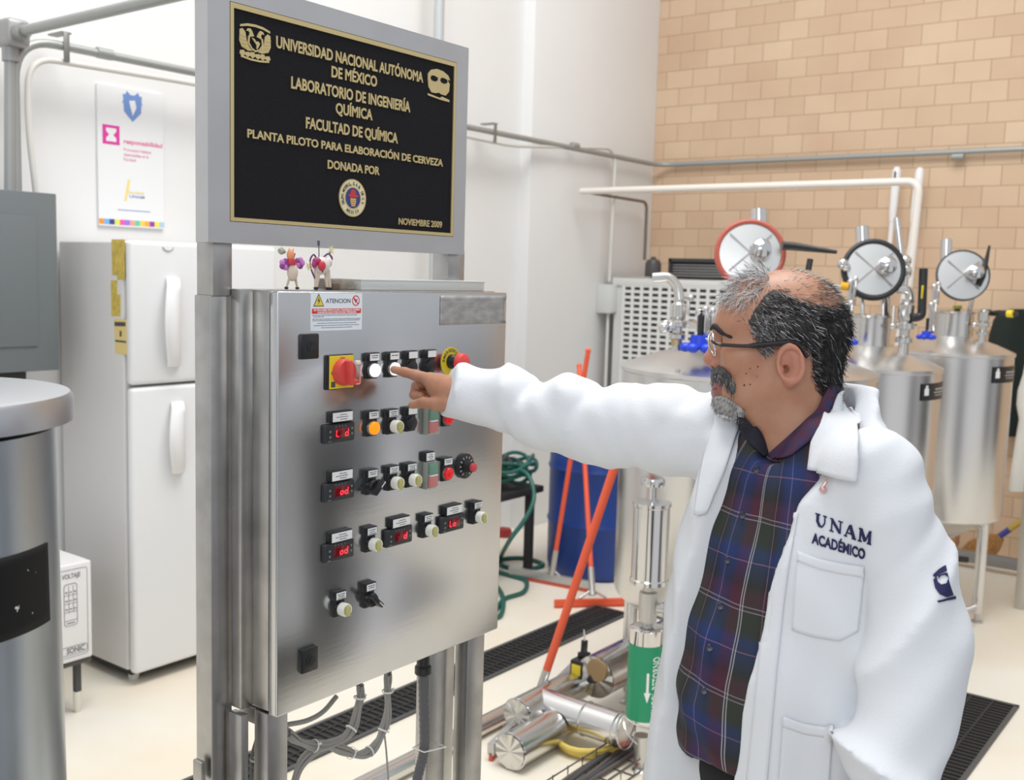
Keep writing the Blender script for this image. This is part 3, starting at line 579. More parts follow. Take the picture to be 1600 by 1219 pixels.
# ================================================================ things standing on the cabinet
zt = 1.612
t0, t1 = PY(556, 440, 1.47), PY(751, 440, 1.47)
t = thing('steel_tray', 'flat pale steel tray lying on top of the control cabinet', 'tray', ((t0.x + t1.x) / 2, 1.49, zt))
m = MB(); m.box((t0.x, 1.455, zt), (t1.x - .005, 1.525, zt + .021), .002); m.build('pan', mat('tray_pale', (.72, .73, .71), .35, .3), t)
MB().box((t0.x - .002, 1.453, zt + .018), (t1.x - .003, 1.527, zt + .0215), .001).build('rim', mat('rim_pale', (.75, .76, .76), .35, .3), t)
f0, f1 = PY(514, 440, 1.46), PY(553, 440, 1.46)
m = MB(); m.box((f0.x, 1.458, zt + .001), (f1.x, 1.50, zt + .021), .003, mi=0); m.box((f0.x + .006, 1.4555, zt + .001), (f0.x + .024, 1.459, zt + .012), .001, mi=1)
tag(m.build('folded_rag', [mat('rag_tan', (.36, .32, .27), .9, bump=.3, bscale=90, var=.3, vscale=60), mat('rag_brown', (.16, .11, .07), .9)], loc=(f0.x, 1.48, zt)), 'small brown folded rag between the figurine and the tray', 'rag')
def P3(x, y, off=0.0): return PY(x, y, 1.455 + off)
M_SKN = mat('toy_cream', (.72, .60, .48), .55); M_WINGP = mat('toy_purple', (.28, .06, .30), .5); M_WINGK = mat('toy_pink', (.62, .22, .55), .5); M_TRED = mat('toy_red', (.62, .04, .06), .45); M_TOR = mat('toy_orange', (.80, .33, .16), .5); M_TYE = mat('toy_straw', (.80, .70, .38), .6)
M_TBLK = mat('toy_black', (.03, .02, .04), .5)
t = thing('winged_figurine', 'small wire figurine with purple wings and orange head on the cabinet', 'figurine', tuple(V((P3(456, 447).x, 1.455, zt))))
m = MB(); m.sphere(P3(457, 425), .0145, (.75, .6, 1.15)); m.sphere(P3(457.5, 433), .009, (.9, .7, .8)); m.build('body', M_SKN, t)
for a, b_ in (((453, 432), (447.5, 446)), ((461, 432), (464.5, 446))):
    q0, q1 = P3(*a), P3(*b_); q1.z = zt + .003; l = MB().tube([q0, q1], [.0026, .0017], 8).build('leg', mat('toy_leg', (.58, .50, .36), .6), t); MB().sphere(q1, .0032, (1, 1.4, .8), 10).build('foot', M_TBLK, l)
m = MB(); m.sphere(P3(454, 399), .0075, (1, .8, 1.45)); m.cyl(P3(453, 396), P3(451.5, 388), .003, .0004, 8); m.cyl(P3(456, 396), P3(459, 388), .003, .0004, 8); m.build('head', M_TOR, t)
MB().lathe(P3(454.5, 410), EZ, [(.0085, -.004), (.0095, 0), (.008, .006)], 16).build('scarf', M_TRED, t)
MB().tube([P3(446, 394, .01), P3(440, 392, .012), P3(437, 393, .012)], [.002, .007, .005], 10).build('tail_tuft', mat('toy_moss', (.42, .44, .34), .9), t)
MB().tube([P3(459, 404), P3(461, 396)], .0012, 6).build('arm', mat('toy_arm', (.30, .14, .12), .6), t)
for sgn, cx_, cy_, mm in ((-1, 444.5, 413, M_WINGP), (1, 468, 411, M_WINGK)):
    m = MB(); 
    for k in range(5): a = k * 1.26; m.sphere(P3(cx_ + 4 * math.cos(a), cy_ + 4.5 * math.sin(a)), .0062, (1, .55, 1), 12, k % 2)
    m.tube([P3(456 + sgn * 3, 411), P3(456 + sgn * 7, 410), P3(cx_, cy_ + 5)], .0022, 8); m.build('wing', [mm, M_WINGK if sgn < 0 else M_WINGP], t)
t = thing('cow_figurine', 'pale wire figurine with red belly charm and star ornaments on the cabinet', 'figurine', tuple(V((P3(502, 447).x, 1.455, zt))))
m = MB(); m.sphere(P3(502, 415), .0195, (.95, .62, .85), 18); m.sphere(P3(512, 410), .011, (.9, .7, .9)); m.build('body', mat('toy_white', (.78, .70, .66), .55), t)
for a, b_ in (((494, 422), (493, 446)), ((498, 423), (494.5, 446)), ((509, 422), (511.5, 446)), ((512, 422), (516, 446))):
    q0, q1 = P3(*a), P3(*b_); q1.z = zt + .003; l = MB().tube([q0, q1], [.0042, .0024], 8).build('leg', M_SKN, t); MB().sphere(q1, .0034, (1, 1.3, .9), 10).build('hoof', M_TBLK, l)
MB().sphere(P3(503, 415.5, -.013), .0085, (1, .6, 1.1), 14).build('red_charm', M_TRED, t); MB().tube([P3(504, 420, -.015), P3(504, 425.5, -.014)], .0013, 6).build('charm_stem', M_TBLK, t)
m = MB(); m.sphere(P3(495, 408, -.006), .0085, (1.1, .7, .8)); m.sphere(P3(491, 413, -.006), .006, (.8, .7, 1.2)); m.build('head', mat('toy_crimson', (.42, .04, .16), .5), t)
m = MB(); m.tube(smooth_path([P3(494, 403), P3(490, 398), P3(485, 405), P3(485, 416), P3(489, 428), P3(493, 437)]), .0016, 8); m.tube(smooth_path([P3(497, 403), P3(505, 402), P3(510, 398), P3(514, 397), P3(518.5, 403), P3(517, 409)]), .0018, 8); m.build('wire_loop', mat('toy_violet_wire', (.13, .06, .18), .4), t)
m = MB(); m.tube([P3(498.5, 402), P3(498, 381)], .001, 6); m.box(P3(496.5, 384) - V((0, .002, 0)), P3(499, 376) + V((0, .002, 0)), .0008); m.build('tail', mat('toy_dark_wire', (.10, .10, .13), .5), t)
def star(x, y): 
    m = MB(); c = P3(x, y)
    for k in range(6): a = k * math.pi / 3 + .3; m.cyl(c, c + V((math.cos(a) * .0085, -.002, math.sin(a) * .0085)), .0022, .0006, 8)
    m.build('star', M_TYE, t)
star(517, 391); star(482, 416)
MB().tube([P3(514, 397), P3(516, 393)], .001, 6).build('star_stem', M_TBLK, t)
# ================================================================ cables under the cabinet
M_CAB = mat('cable_grey', (.30, .29, .27), .5); M_CABD = mat('cable_dark', (.06, .06, .07), .5); M_TIE = mat('tie_white', (.75, .75, .72), .4)
def U(x, y, Y=1.47): return PY(x, y, Y)
def bundle(name, label, path, n, spread, r, m, ties=()):
    t = thing(name, label, 'cable bundle', tuple(path[0])); rnd = random.Random(name); S = smooth_path(path, 7)
    for k in range(n):
        a = 2 * math.pi * k / n; off = V((math.cos(a) * spread, math.sin(a) * spread * .7, math.sin(a) * spread)); wob = rnd.uniform(0, 6)
        MB().tube([p + off * (1 + .35 * math.sin(i * .55 + wob)) for i, p in enumerate(S)], r, 7).build('cable', m, t)
    for u in ties:
        i = int(u * (len(S) - 1)); d_ = (S[min(i + 1, len(S) - 1)] - S[i - 1]).normalized(); q = MB().lathe(S[i] - d_ * .002, d_, [(spread + r * 1.9, 0), (spread + r * 2.2, .002), (spread + r * 1.9, .004)], 14, cap=False); q.box(S[i] + V((spread + r, -.003, -.002)), S[i] + V((spread + r + .008, .001, .002))); q.build('cable_tie', M_TIE, t)
bundle('cable_bundle', 'bundle of grey cables dropping from the cabinet and sweeping left, nearest the left legs', [U(564, 1070), U(562, 1090), U(556, 1125), U(535, 1155), U(500, 1166), U(470, 1160), U(448, 1145)], 6, .0058, .0034, M_CAB, (.18, .42, .72))
bundle('cable_bundle.001', 'bundle of grey cables dropping under the cabinet middle and curling down behind', [U(606, 1050), U(606, 1080), U(604, 1125), U(590, 1160), U(566, 1180), U(535, 1172), U(505, 1166), U(478, 1185), U(458, 1230), U(450, 1300)], 6, .0055, .0034, M_CAB, (.12, .28, .4, .52))
bundle('cable_bundle.002', 'spray of thin grey cables falling between the left legs of the stand', [U(412, 1108, 1.5), U(408, 1135, 1.5), U(404, 1170, 1.5), U(398, 1240, 1.5), U(396, 1320, 1.5)], 5, .009, .0024, M_CAB, (.6,))
tag(MB().tube(smooth_path([U(526, 1088), U(505, 1112), U(480, 1126), U(452, 1132), U(436, 1134)]), .005, 9).build('cable', M_CAB, loc=tuple(U(526, 1088))), 'single grey cable looping left just under the cabinet edge', 'cable')
tag(MB().tube(smooth_path([U(601, 1150), U(604, 1180), U(608, 1240)]), .002, 7).build('cable.001', M_CAB, loc=tuple(U(601, 1150))), 'single thin cable hanging straight down from the middle bundle', 'cable')
t = thing('flexible_conduit', 'dark flexible conduit running down beside the right inner leg', 'conduit', tuple(U(661, 1040, 1.472)))
cp = smooth_path([U(661, 1030, 1.472), U(662, 1100, 1.472), U(663, 1165, 1.472), U(655, 1205, 1.472), U(640, 1260, 1.472)], 14)
MB().tube(cp, [.0115 if i % 2 else .0100 for i in range(len(cp))], 12).build('hose', mat('hose_dark', (.10, .10, .11), .5), t)
g_ = U(661, 1040, 1.472); MB().lathe(g_ - EZ * .02, EZ, [(.015, 0), (.018, .003), (.018, .018), (.014, .022), (.014, .05)], 16).build('gland', M_BLACK, t)
a_ = U(662, 1172, 1.472); MB().tube([a_ + V((-.014, -.014, .004)), a_ + V((.05, -.022, -.004)), a_ + V((.052, .03, -.004)), a_ + V((-.014, .02, .004))], .0016, 6, closed=True).build('cable_tie', M_TIE, t)
# ================================================================ left foreground vessel
vc = V((.565, 1.385, 0)); VR = .232
rimp = V((.768, 1.337, 1.452)); vr = (V((rimp.x, rimp.y, 0)) - V((vc.x, vc.y, 0))).length
t = thing('steel_vessel', 'tall brushed steel drum vessel with flat lid at the left foreground', 'vessel', tuple(vc))
MB().lathe(vc, EZ, [(vr - .006, 0.0), (vr - .006, .01), (vr - .022, 1.44)], 72, cap=True).build('body', mat('vessel_steel', (.46, .51, .56), .30, 1, bump=.02, bscale=120, bstretch=(1, 1, .08), var=.10, vscale=9, vstretch=(1, 1, .4)), t)
MB().lathe(vc, EZ, [(vr - .018, 1.448), (vr, 1.449), (vr, 1.478), (vr - .004, 1.484), (vr - .012, 1.486), (.05, 1.490), (.0005, 1.490)], 72).build('lid', mat('vessel_lid', (.50, .52, .55), .36, 1, bump=.03, bscale=60), t)
b = MB(); toc = (CAM - vc); a0 = math.atan2(toc.y, toc.x); rows = []
for j in range(9):
    z = 1.205 + .100 * j / 8; R_ = vr - .006 - .016 * z / 1.44 + .0012
    rows.append([V((vc.x + R_ * math.cos(a), vc.y + R_ * math.sin(a), z - .004 * i / 30)) for i, a in enumerate(np.linspace(a0 - .35, a0 + 1.05, 31))])
mlab = mat('scuffed_black_label', (.006, .006, .007), .6, spec=.25, var=1, vscale=60, vcol=(.006, .006, .007))
rmp = [n for n in mlab.node_tree.nodes if n.type == 'VALTORGB'][0]; rmp.color_ramp.elements[0].position = .70; rmp.color_ramp.elements[1].position = .72; rmp.color_ramp.elements[1].color = (.7, .7, .7, 1)
b.grid(rows).build('black_label', mlab, t, solid=.0008)
# ================================================================ refrigerator
fy, fx0, fx1 = 3.546, 2.304, 3.0; fz1 = 1.737
t = thing('refrigerator', 'white two door refrigerator standing against the wall behind the steel stand', 'refrigerator', ((fx0 + fx1) / 2, fy + .3, 0))
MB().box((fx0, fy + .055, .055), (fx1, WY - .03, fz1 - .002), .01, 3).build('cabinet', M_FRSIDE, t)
MB().box((fx0 + .01, fy + .04, .10), (fx1 - .01, fy + .06, fz1 - .01)).build('door_seal', mat('seal_grey', (.45, .45, .45), .6), t)
for z0, z1, hz in ((1.19, fz1, (1.255, 1.60)), (.05, 1.18, (.83, 1.115))):
    dd = MB().box((fx0 - .002, fy, z0), (fx1 + .002, fy + .045, z1), .018, 4).build('door', M_FRIDGE, t)
    hx = PY(270, 500, fy - .03).x if z0 > 1 else PY(277, 690, fy - .03).x
    n = 14; rows = []
    for i in range(n + 1):
        u = i / n; z = hz[0] + (hz[1] - hz[0]) * u; o_ = .042 * math.sin(math.pi * u) ** .6; sx_ = hx - .012 + .030 * (abs(2 * u - 1) ** 2)
        w_ = .028 + .006 * math.sin(math.pi * u); rows.append([V((sx_ + q * w_, fy - .004 - o_ - dy, z)) for q, dy in ((-1, 0), (-.8, .014), (.0, .018), (.8, .014), (1, 0), (.8, -.008), (-.8, -.008))])
    h = MB(); h.grid(rows, True); h.add(rows[0], [tuple(range(7))]); h.add(rows[-1], [tuple(range(7))]); h.build('handle', M_WHITE, dd, ang=60)
em = PY(262, 386, fy); m = MB(); m.tube(arc((em.x, fy - .001, em.z + .012), EX, EZ, .026, math.pi * 1.15, math.pi * 1.85, 10), .0035, 6); m.build('emblem', mat('emblem_grey', (.5, .5, .52), .4), t)
for y0, y1, h_ in (((178, 374), (192, 437), 0),): pass
g = MB(); xs = fx0 - .0012
def sq(x, y): p = PX(x, y, xs); return (p.y, p.z)
def sticker(name, quad, m, marks=()):
    g = MB(); q4 = [sq(*q) for q in quad]; g.prism([(-a, b_) for a, b_ in q4], (xs + .001, 0, 0), -EY, EZ, .0008)
    for mk in marks: k4 = [sq(*q) for q in mk]; g.prism([(-a, b_) for a, b_ in k4], (xs + .0002, 0, 0), -EY, EZ, .0006, 1)
    g.build(name, [m, M_INK], t, False)
M_STK = mat('sticker_yellow', (.74, .56, .12), .5, var=.3, vscale=40)
sticker('yellow_sticker', [(174, 374), (195, 374), (195, 437), (183, 437), (183, 430), (175, 430)], M_STK)
sticker('yellow_sticker', [(173, 438), (183, 438), (183, 460), (188, 460), (188, 494), (174, 494)], M_STK)
sticker('energy_sticker', [(178, 498), (197, 499), (200, 555), (180, 552)], mat('sticker_pale', (.78, .62, .26), .5), [[(179, 503), (196, 503.5), (196, 510), (179, 509.5)], [(180, 531), (197, 533), (197, 536), (180, 534)], [(187, 517), (190, 517), (190, 526), (187, 526)]])
for x in (fx0 + .05, fx1 - .05): MB().cyl((x, fy + .09, 0), (x, fy + .09, .056), .02, .026, 12).build('foot', mat('foot_white', (.6, .6, .56), .5), t)
for x in (fx0 + .05, fx1 - .05): MB().cyl((x, WY - .1, 0), (x, WY - .1, .056), .02, .026, 12).build('foot', mat('foot_white', (.6, .6, .56), .5), t)
MB().box((fx0 + .02, fy + .06, .03), (fx1 - .02, WY - .05, .056)).build('base_pan', M_BLACKM, t)
# ================================================================ white appliance on a low stand
my = 3.46; c0, c1 = PY(146, 1026, my), PY(143, 874, my); mz0, mz1, mx = c0.z, c1.z, c1.x
t = thing('microwave_oven', 'white boxy appliance with a key grid on its front beside the refrigerator', 'appliance', (mx - .25, my + .18, mz0))
MB().box((mx - .50, my + .02, mz0), (mx - .004, my + .44, mz1), .006).build('case', mat('appliance_white', (.74, .73, .73), .45), t)
MB().box((mx - .50, my, mz0 + .002), (mx, my + .024, mz1 - .002), .008, 3).build('front_panel', M_WHITE, t)
def mq(u, v): return V((mx - .155 * (1 - u), my - .0005, mz0 + (mz1 - mz0) * v))
g = MB(); yl = my - .0008
def frame_rect(mb, u0, u1, v0, v1, wd=.0022, mi=0):
    a, c = mq(u0, v0), mq(u1, v1); mb.tube(bent([V((a.x, yl, (a.z + c.z) / 2)), V((a.x, yl, c.z)), V((c.x, yl, c.z)), V((c.x, yl, a.z)), V((a.x, yl, a.z)), V((a.x, yl, (a.z + c.z) / 2))], .012, 4), wd / 2, 4, mi)
frame_rect(g, .12, .88, .06, .94, .0016); frame_rect(g, .30, .62, .38, .80); frame_rect(g, .22, .86, .085, .165)
for i in range(4):
    z = mq(0, .43 + .085 * i).z; g.box((mq(.30, 0).x, yl, z), (mq(.62, 0).x, yl + .0008, z + .0018))
for u in (.41, .52): g.box((mq(u, 0).x, yl, mq(0, .51).z), (mq(u, 0).x + .0018, yl + .0008, mq(0, .78).z))
for i in range(3):
    for j in range(3): micro(g, mq(.33 + .105 * j, 0).x, mq(.39 + .105 * j, 0).x, mq(0, .54 + .085 * i).z, yl, .006, i * 3 + j)
micro(g, mq(.36, 0).x, mq(.56, 0).x, mq(0, .40).z, yl, .005, 33)
text_mesh(g, 'R VOLTAJE', mq(.16, .855), EX, EZ, w=.085, h=.017, bold=.02, ext=.0005); text_mesh(g, 'SONIC', mq(.34, .10), EX, EZ, w=.07, h=.020, bold=.03, ext=.0005)
g.build('key_panel', mat('panel_print', (.22, .22, .24), .5), t, False)
t = thing('low_stand', 'low stand with dark legs and white feet carrying the white appliance', 'stand', (mx - .25, my + .2, 0))
MB().box((mx - .52, my + .01, mz0 - .018), (mx + .0, my + .44, mz0 - .001), .002).build('top', mat('stand_dark', (.08, .075, .07), .5), t)
for x in (mx - .48, mx - .035):
    for y in (my + .05, my + .40):
        l = MB().box((x - .011, y - .011, .07), (x + .011, y + .011, mz0 - .017), .001).build('leg', mat('leg_dark', (.06, .06, .065), .5), t); MB().lathe((x, y, 0), EZ, [(.010, 0), (.014, .02), (.016, .075), (.015, .08)], 12).build('foot_cap', mat('cap_white', (.72, .70, .60), .5), l)
# ================================================================ fermentation tanks
def curved_label(tk, c, R, a0, a1, z0, z1, icon=True):
    g = MB(); n = 16; vd = (V((0, 0, 0)) - V((c.x, c.y, 0))); ac = math.atan2(vd.y, vd.x)
    def q(a, z, e=.0): return V((c.x + (R + .0015 + e) * math.cos(ac + a), c.y + (R + .0015 + e) * math.sin(ac + a), z))
    g.grid([[q(a, z) for a in np.linspace(a0, a1, n)] for z in (z0, z1)])
    da = (a1 - a0)
    for zz, w0, w1, hh in ((.60, .42, .92, .10), (.42, .38, .96, .07), (.26, .42, .80, .05)): g.grid([[q(a, z0 + (z1 - z0) * z, .0008) for a in np.linspace(a0 + da * w0, a0 + da * w1, 8)] for z in (zz, zz + hh)], mi=2)
    g.grid([[q(a, z0 + (z1 - z0) * z, .0008) for a in np.linspace(a0 + da * .08, a0 + da * .2, 5)] for z in (.3, .72)], mi=1); g.grid([[q(a, z0 + (z1 - z0) * z, .0009) for a in np.linspace(a0 + da * .11, a0 + da * .17, 4)] for z in (.42, .9)], mi=1)
    g.build('black_label', [M_BLACK, M_LABEL, mat('label_grey_print', (.42, .42, .42), .5)], tk, False, solid=.001)
def wingnut(p, tk, s=1.0):
    o = MB().cyl(p, V(p) + EZ * .035 * s, .026 * s, .022 * s, 16).build('blue_wing_nut', M_BLUEP, tk)
    m = MB(); 
    for k in range(6): a = k * math.pi / 3; m.sphere(V(p) + V((math.cos(a) * .034 * s, math.sin(a) * .034 * s, .004)), .017 * s, (1, 1, .75), 10)
    m.build('lobe_grip', M_BLUEP, o)
    m = MB(); m.cyl(V(p) + EZ * .03 * s, V(p) + EZ * .10 * s, .006 * s, n=10); m.build('bolt', M_BLACKM, o)
def clamp(p, tk, h=.09):
    m = MB(); p = V(p); m.tube([p, p + EZ * h], .009, 10); m.sphere(p + EZ * h, .015, n=12); m.box(p + RIGHT * .02 + V((-.008, -.008, -.02)), p + RIGHT * .02 + V((.008, .008, h + .012)), .004); m.sphere(p + RIGHT * .02 + EZ * (h + .012), .013, n=12); m.build('clamp_arm', M_CHROME, tk)
def clover_stack(p, tk, h, r=.02, name='outlet_valve'):
    p = V(p); prof = [(r, 0), (r, h * .22), (r * 1.7, h * .24), (r * 1.7, h * .32), (r, h * .35), (r, h * .46), (r * 1.9, h * .48), (r * 1.9, h * .58), (r * 1.25, h * .62), (r * 1.6, h * .66), (r * 1.6, h * .90), (r, h * .94), (r, h)]
    o = MB().lathe(p, EZ, prof, 20).build(name, M_SATIN, tk); m = MB(); m.cyl(p + EZ * h * .53 - RIGHT * r * 2.3, p + EZ * h * .53 + RIGHT * r * 2.3, .008, n=8); m.sphere(p + EZ * h * .53 - RIGHT * r * 2.5, .014, n=10); m.build('clamp_screw', M_CHROME, o); return o
def tank(name, label, c, R, z0, z1, dome, neck, nh, door, dR, gasket, gw, pipe, legs=True):
    tk = thing(name, label, 'tank', (c.x, c.y, 0), 'steel brewing tanks')
    MB().lathe((c.x, c.y, 0), EZ, [(.03, z0 - R * .45), (.05, z0 - R * .45), (R * .55, z0 - R * .2), (R - .03, z0 - .012), (R - .004, z0 + .01), (R, z0 + .03), (R, z1 - .012)], 72).build('body', M_TANK, tk)
    MB().lathe((c.x, c.y, 0), EZ, [(R - .002, z1 - .02), (R + .006, z1 - .014), (R + .006, z1), (R - .006, z1 + .006), (R * .72, z1 + dome * .5), (neck * 1.15, z1 + dome * .96), (neck, z1 + dome)], 72, cap=False).build('lid_cone', mat('tank_lid_steel', (.72, .71, .70), .3, 1, bump=.02, bscale=50), tk)
    nc = V((c.x, c.y, 0)); zt_ = z1 + dome - .004
    MB().lathe(nc, EZ, [(neck, zt_), (neck, zt_ + nh), (neck * 1.10, zt_ + nh + .002), (neck * 1.12, zt_ + nh + .012), (neck * .96, zt_ + nh + .013), (neck * .9, zt_ + .03)], 48).build('neck', M_SATIN, tk)
    # manway door swung up to face the room
    dn = (-FWD + V((0, 0, .12)) - RIGHT * .12).normalized(); D = V(door)
    dr = MB().lathe(D - dn * .010, dn, [(dR * .97, 0), (dR * .97, .006), (dR * .94, .012), (dR * .5, .017), (.0005, .019)], 56).build('manway_door', mat('door_disc_steel', (.72, .72, .71), .36, 1), tk)
    MB().lathe(D - dn * .014, dn, [(dR * (1 - gw), .0), (dR, -.002), (dR * 1.0, .018), (dR * (1 - gw * .5), .023), (dR * (1 - gw), .020)], 56, cap=False).build('gasket', gasket, dr)
    u = dn.cross(EZ).normalized(); w = u.cross(dn); g = MB()
    for a in (.75, 2.4): 
        d_ = u * math.cos(a) + w * math.sin(a); s_ = dn.cross(d_) * .0035; L_ = dR * .80; A, B = D - d_ * L_ + dn * .0095, D + d_ * L_ + dn * .0095
        g.add([A + s_, A - s_, D - s_ + dn * .009, D + s_ + dn * .009, B - s_, B + s_], [(0, 1, 2, 3), (3, 2, 4, 5)])
    g.build('weld_cross', mat('weld_dark', (.40, .39, .38), .45, 1), dr, False)
    k0 = D + u * -dR * .0 + RIGHT * dR * .32 - EZ * 0 + dn * .006
    if gasket.name.startswith('gasket_red'): k0 = D + RIGHT * dR * .22 - EZ * dR * .02 + dn * .006
    kd = (dn + RIGHT * .1 + EZ * .1).normalized(); MB().lathe(k0, kd, [(.026, 0), (.026, .02), (.036, .026), (.041, .045), (.036, .066), (.020, .078), (.0005, .082)], 24).build('knob', M_CHROME, dr)
    # arm behind the door
    m = MB(); m.tube(bent([nc + EZ * (zt_ + nh) + RIGHT * neck * .9 + FWD * neck * .3, D - dn * .06 + RIGHT * dR * .6 - EZ * dR * .6, D - dn * .03], .05), .012, 10); m.build('door_arm', M_CHROME, tk)
    for p0, p1, r_ in pipe: MB().cyl(p0, p1, r_, n=20, bev=.002).build('vent_pipe', M_CHROME, tk)
    if legs:
        for a in (35, 155, 275):
            a = math.radians(a) + math.atan2(-FWD.y, -FWD.x) - math.radians(35) + (math.radians(32)); l = V((math.cos(a), math.sin(a), 0)) * (R * .86); l0 = nc + l
            lg_ = MB().cyl(l0 + EZ * .05, l0 + EZ * (z0 + .02), .026, n=16).build('leg', M_TANK, tk); MB().lathe(l0, EZ, [(.030, 0), (.030, .008), (.012, .014), (.012, .055)], 16).build('foot', M_CASTST, lg_)
    return tk, nc + EZ * zt_
g_red = mat('gasket_red', (.42, .09, .06), .55); g_blk = mat('gasket_black', (.014, .014, .015), .5); g_thin = mat('gasket_grey', (.10, .10, .10), .5)
# far tank
c3 = PT(1488, 548, 5.3)
t3, n3 = tank('brewing_tank', 'brewing tank farthest right, its round door edged with a thin grey gasket', c3, .285, .50, c3.z, .075, .088, .115, PT(1505, 430, 5.22), .128, g_thin, .05, [(PT(1477, 440, 5.38), PT(1479, 374, 5.38), .028)])
curved_label(t3, c3, .287, math.radians(40), math.radians(84), PT(1560, 596, 5.15).z, PT(1560, 571, 5.15).z)
wingnut(PT(1447, 528, 5.1), t3, .95); clamp(PT(1452, 515, 5.1), t3, .12); clamp(PT(1458, 470, 5.15), t3, .07)
vp = PT(1534, 536, 5.2); cv = clover_stack(vp, t3, .17, .017); 
m = MB(); A = PT(1544, 487, 5.2); B = PT(1590, 491, 5.1); m.tube([A, PT(1550, 490, 5.2), PT(1560, 489, 5.17), B], [.013, .013, .015, .013], 10); m.build('black_lever', M_BLACK, cv); MB().tube([PT(1574, 490, 5.125), PT(1583, 490.5, 5.105)], .0185, 10).build('yellow_tag', M_YEL, cv)
m = MB(); m.tube([PT(1528, 446, 5.2), PT(1535, 432, 5.2), PT(1541, 408, 5.2), PT(1546, 384, 5.2)], [.016, .016, .011, .006], 10); m.build('door_lever', M_BLACK, t3)
m = MB(); m.tube([PT(1495, 500, 5.3), PT(1496, 482, 5.3)], .014, 10, 0); m.tube([PT(1496, 483, 5.3), PT(1496, 478, 5.3)], .022, 10, 1); m.build('yellow_cap_valve', [M_BLACK, mat('cap_lime', (.45, .45, .03), .4)], t3)
m = MB(); lz = PT(1495, 873, 5.1); m.tube([PT(1484, 872, 5.1), PT(1512, 875, 5.1)], .015, 10, 0); m.tube([PT(1476, 872, 5.1), PT(1488, 872.5, 5.1)], .0185, 10, 1); m.build('drain_lever', [M_BLACK, M_YEL], t3)
dz = c3 * 1; MB().lathe((c3.x, c3.y, .22), EZ, [(.02, 0), (.034, .01), (.034, .05), (.022, .06), (.022, .11), (.036, .12), (.036, .16), (.03, .17)], 20).build('drain_valve', M_CASTST, t3)
MB().tube([PT(1505, 955, 5.15), PT(1525, 948, 5.15)], .013, 10).build('leg_stub', M_CASTST, t3)
# middle tank
c2 = PT(1358, 570, 4.62)
t2, n2 = tank('brewing_tank.001', 'middle brewing tank, its round door ringed by a thick black gasket', c2, .300, .50, c2.z, .085, .080, .125, PT(1365, 421, 4.5), .133, g_blk, .16, [(PT(1350, 440, 4.66), PT(1347, 354, 4.66), .029), (PT(1408, 400, 4.75), PT(1401, 340, 4.75), .014), (PT(1348, 500, 4.62), PT(1347, 465, 4.62), .010), (PT(1380, 500, 4.62), PT(1380, 462, 4.62), .010)])
curved_label(t2, c2, .302, math.radians(44), math.radians(86), PT(1440, 623, 4.45).z, PT(1440, 597, 4.45).z)
wingnut(PT(1322, 536, 4.45), t2); clamp(PT(1320, 515, 4.45), t2, .10); clamp(PT(1327, 470, 4.5), t2, .08)
m = MB(); m.sphere(PT(1317, 412, 4.5), .024, n=14); m.sphere(PT(1322, 418, 4.5), .02, n=12); m.build('hinge_knob', M_CHROME, t2)
m = MB(); m.tube([PT(1300, 448, 4.5), PT(1314, 449, 4.5)], .012, 10, 0); m.tube([PT(1313, 447, 4.5), PT(1324, 448, 4.5)], .018, 10, 1); m.build('yellow_lever', [M_CASTST, mat('tag_orange', (.8, .42, .02), .4)], t2)
vp = PT(1411, 556, 4.5); cv = clover_stack(vp, t2, .24, .021)
MB().tube(bent([PT(1413, 484, 4.5), PT(1424, 470, 4.5), PT(1420, 452, 4.5), PT(1402, 452, 4.5)], .05), .019, 12).build('swan_neck', M_SATIN, cv)
m = MB(); m.tube(bent([PT(1424, 497, 4.45), PT(1440, 495, 4.45), PT(1443, 420, 4.45)], .03), [.02] * 9 + [.013] if False else .018, 10); m.build('black_lever', M_BLACK, cv); MB().box(PT(1440, 467, 4.42), PT(1446, 446, 4.42) + V((.012, .012, 0)), .003).build('yellow_tag', M_YEL, cv)
m = MB(); m.tube([PT(1414, 452, 4.55), PT(1416, 420, 4.55)], .012, 10); m.sphere(PT(1414, 425, 4.56), .030, (1, 1, 1.2), 14); m.sphere(PT(1414, 408, 4.56), .028, n=14); m.build('sensor_head', M_SATIN, t2); MB().tube([PT(1395, 505, 4.5), PT(1397, 478, 4.5)], .006, 8).build('thin_probe', M_SATIN, t2)
# near tank behind the man
c1 = PT(1168, 576, 4.0)
t1, n1 = tank('brewing_tank.002', 'large brewing tank behind the man, its round door edged with a red gasket', c1, .472, .44, c1.z, .10, .105, .13, PT(1172, 396, 3.9), .130, g_red, .14, [(PT(1186, 400, 4.05), PT(1186, 327, 4.05), .031), (PT(1186, 385, 4.05), PT(1187, 352, 4.05), .034)])
m = MB(); m.tube(bent([PT(1020, 434, 3.72), PT(1046, 432, 3.72), PT(1060, 450, 3.72), PT(1062, 474, 3.72)], .10, 8), .0175, 14); m.build('swan_neck', M_SATIN, t1)
o = clover_stack(PT(1057, 548, 3.72), t1, .18, .017, 'sampling_valve'); MB().cyl(PT(1057, 541, 3.718), PT(1057, 520, 3.718), .0195, n=14).build('brass_nut', mat('brass_dull', (.50, .40, .24), .4, .8), o)
m = MB(); m.tube([PT(1055, 512, 3.7), PT(1036, 512, 3.7)], [.009, .018], 12); m.sphere(PT(1038, 511, 3.7), .022, (1, 1, .9), 12); m.build('side_knob', M_CHROME, t1)
m = MB(); m.tube([PT(1066, 462, 3.75), PT(1080, 466, 3.75)], .009, 8); m.sphere(PT(1079, 466, 3.75), .013, n=10); m.tube([PT(1076, 466, 3.75), PT(1075, 492, 3.75)], .006, 8); m.build('pressure_tap', M_CASTST, t1)
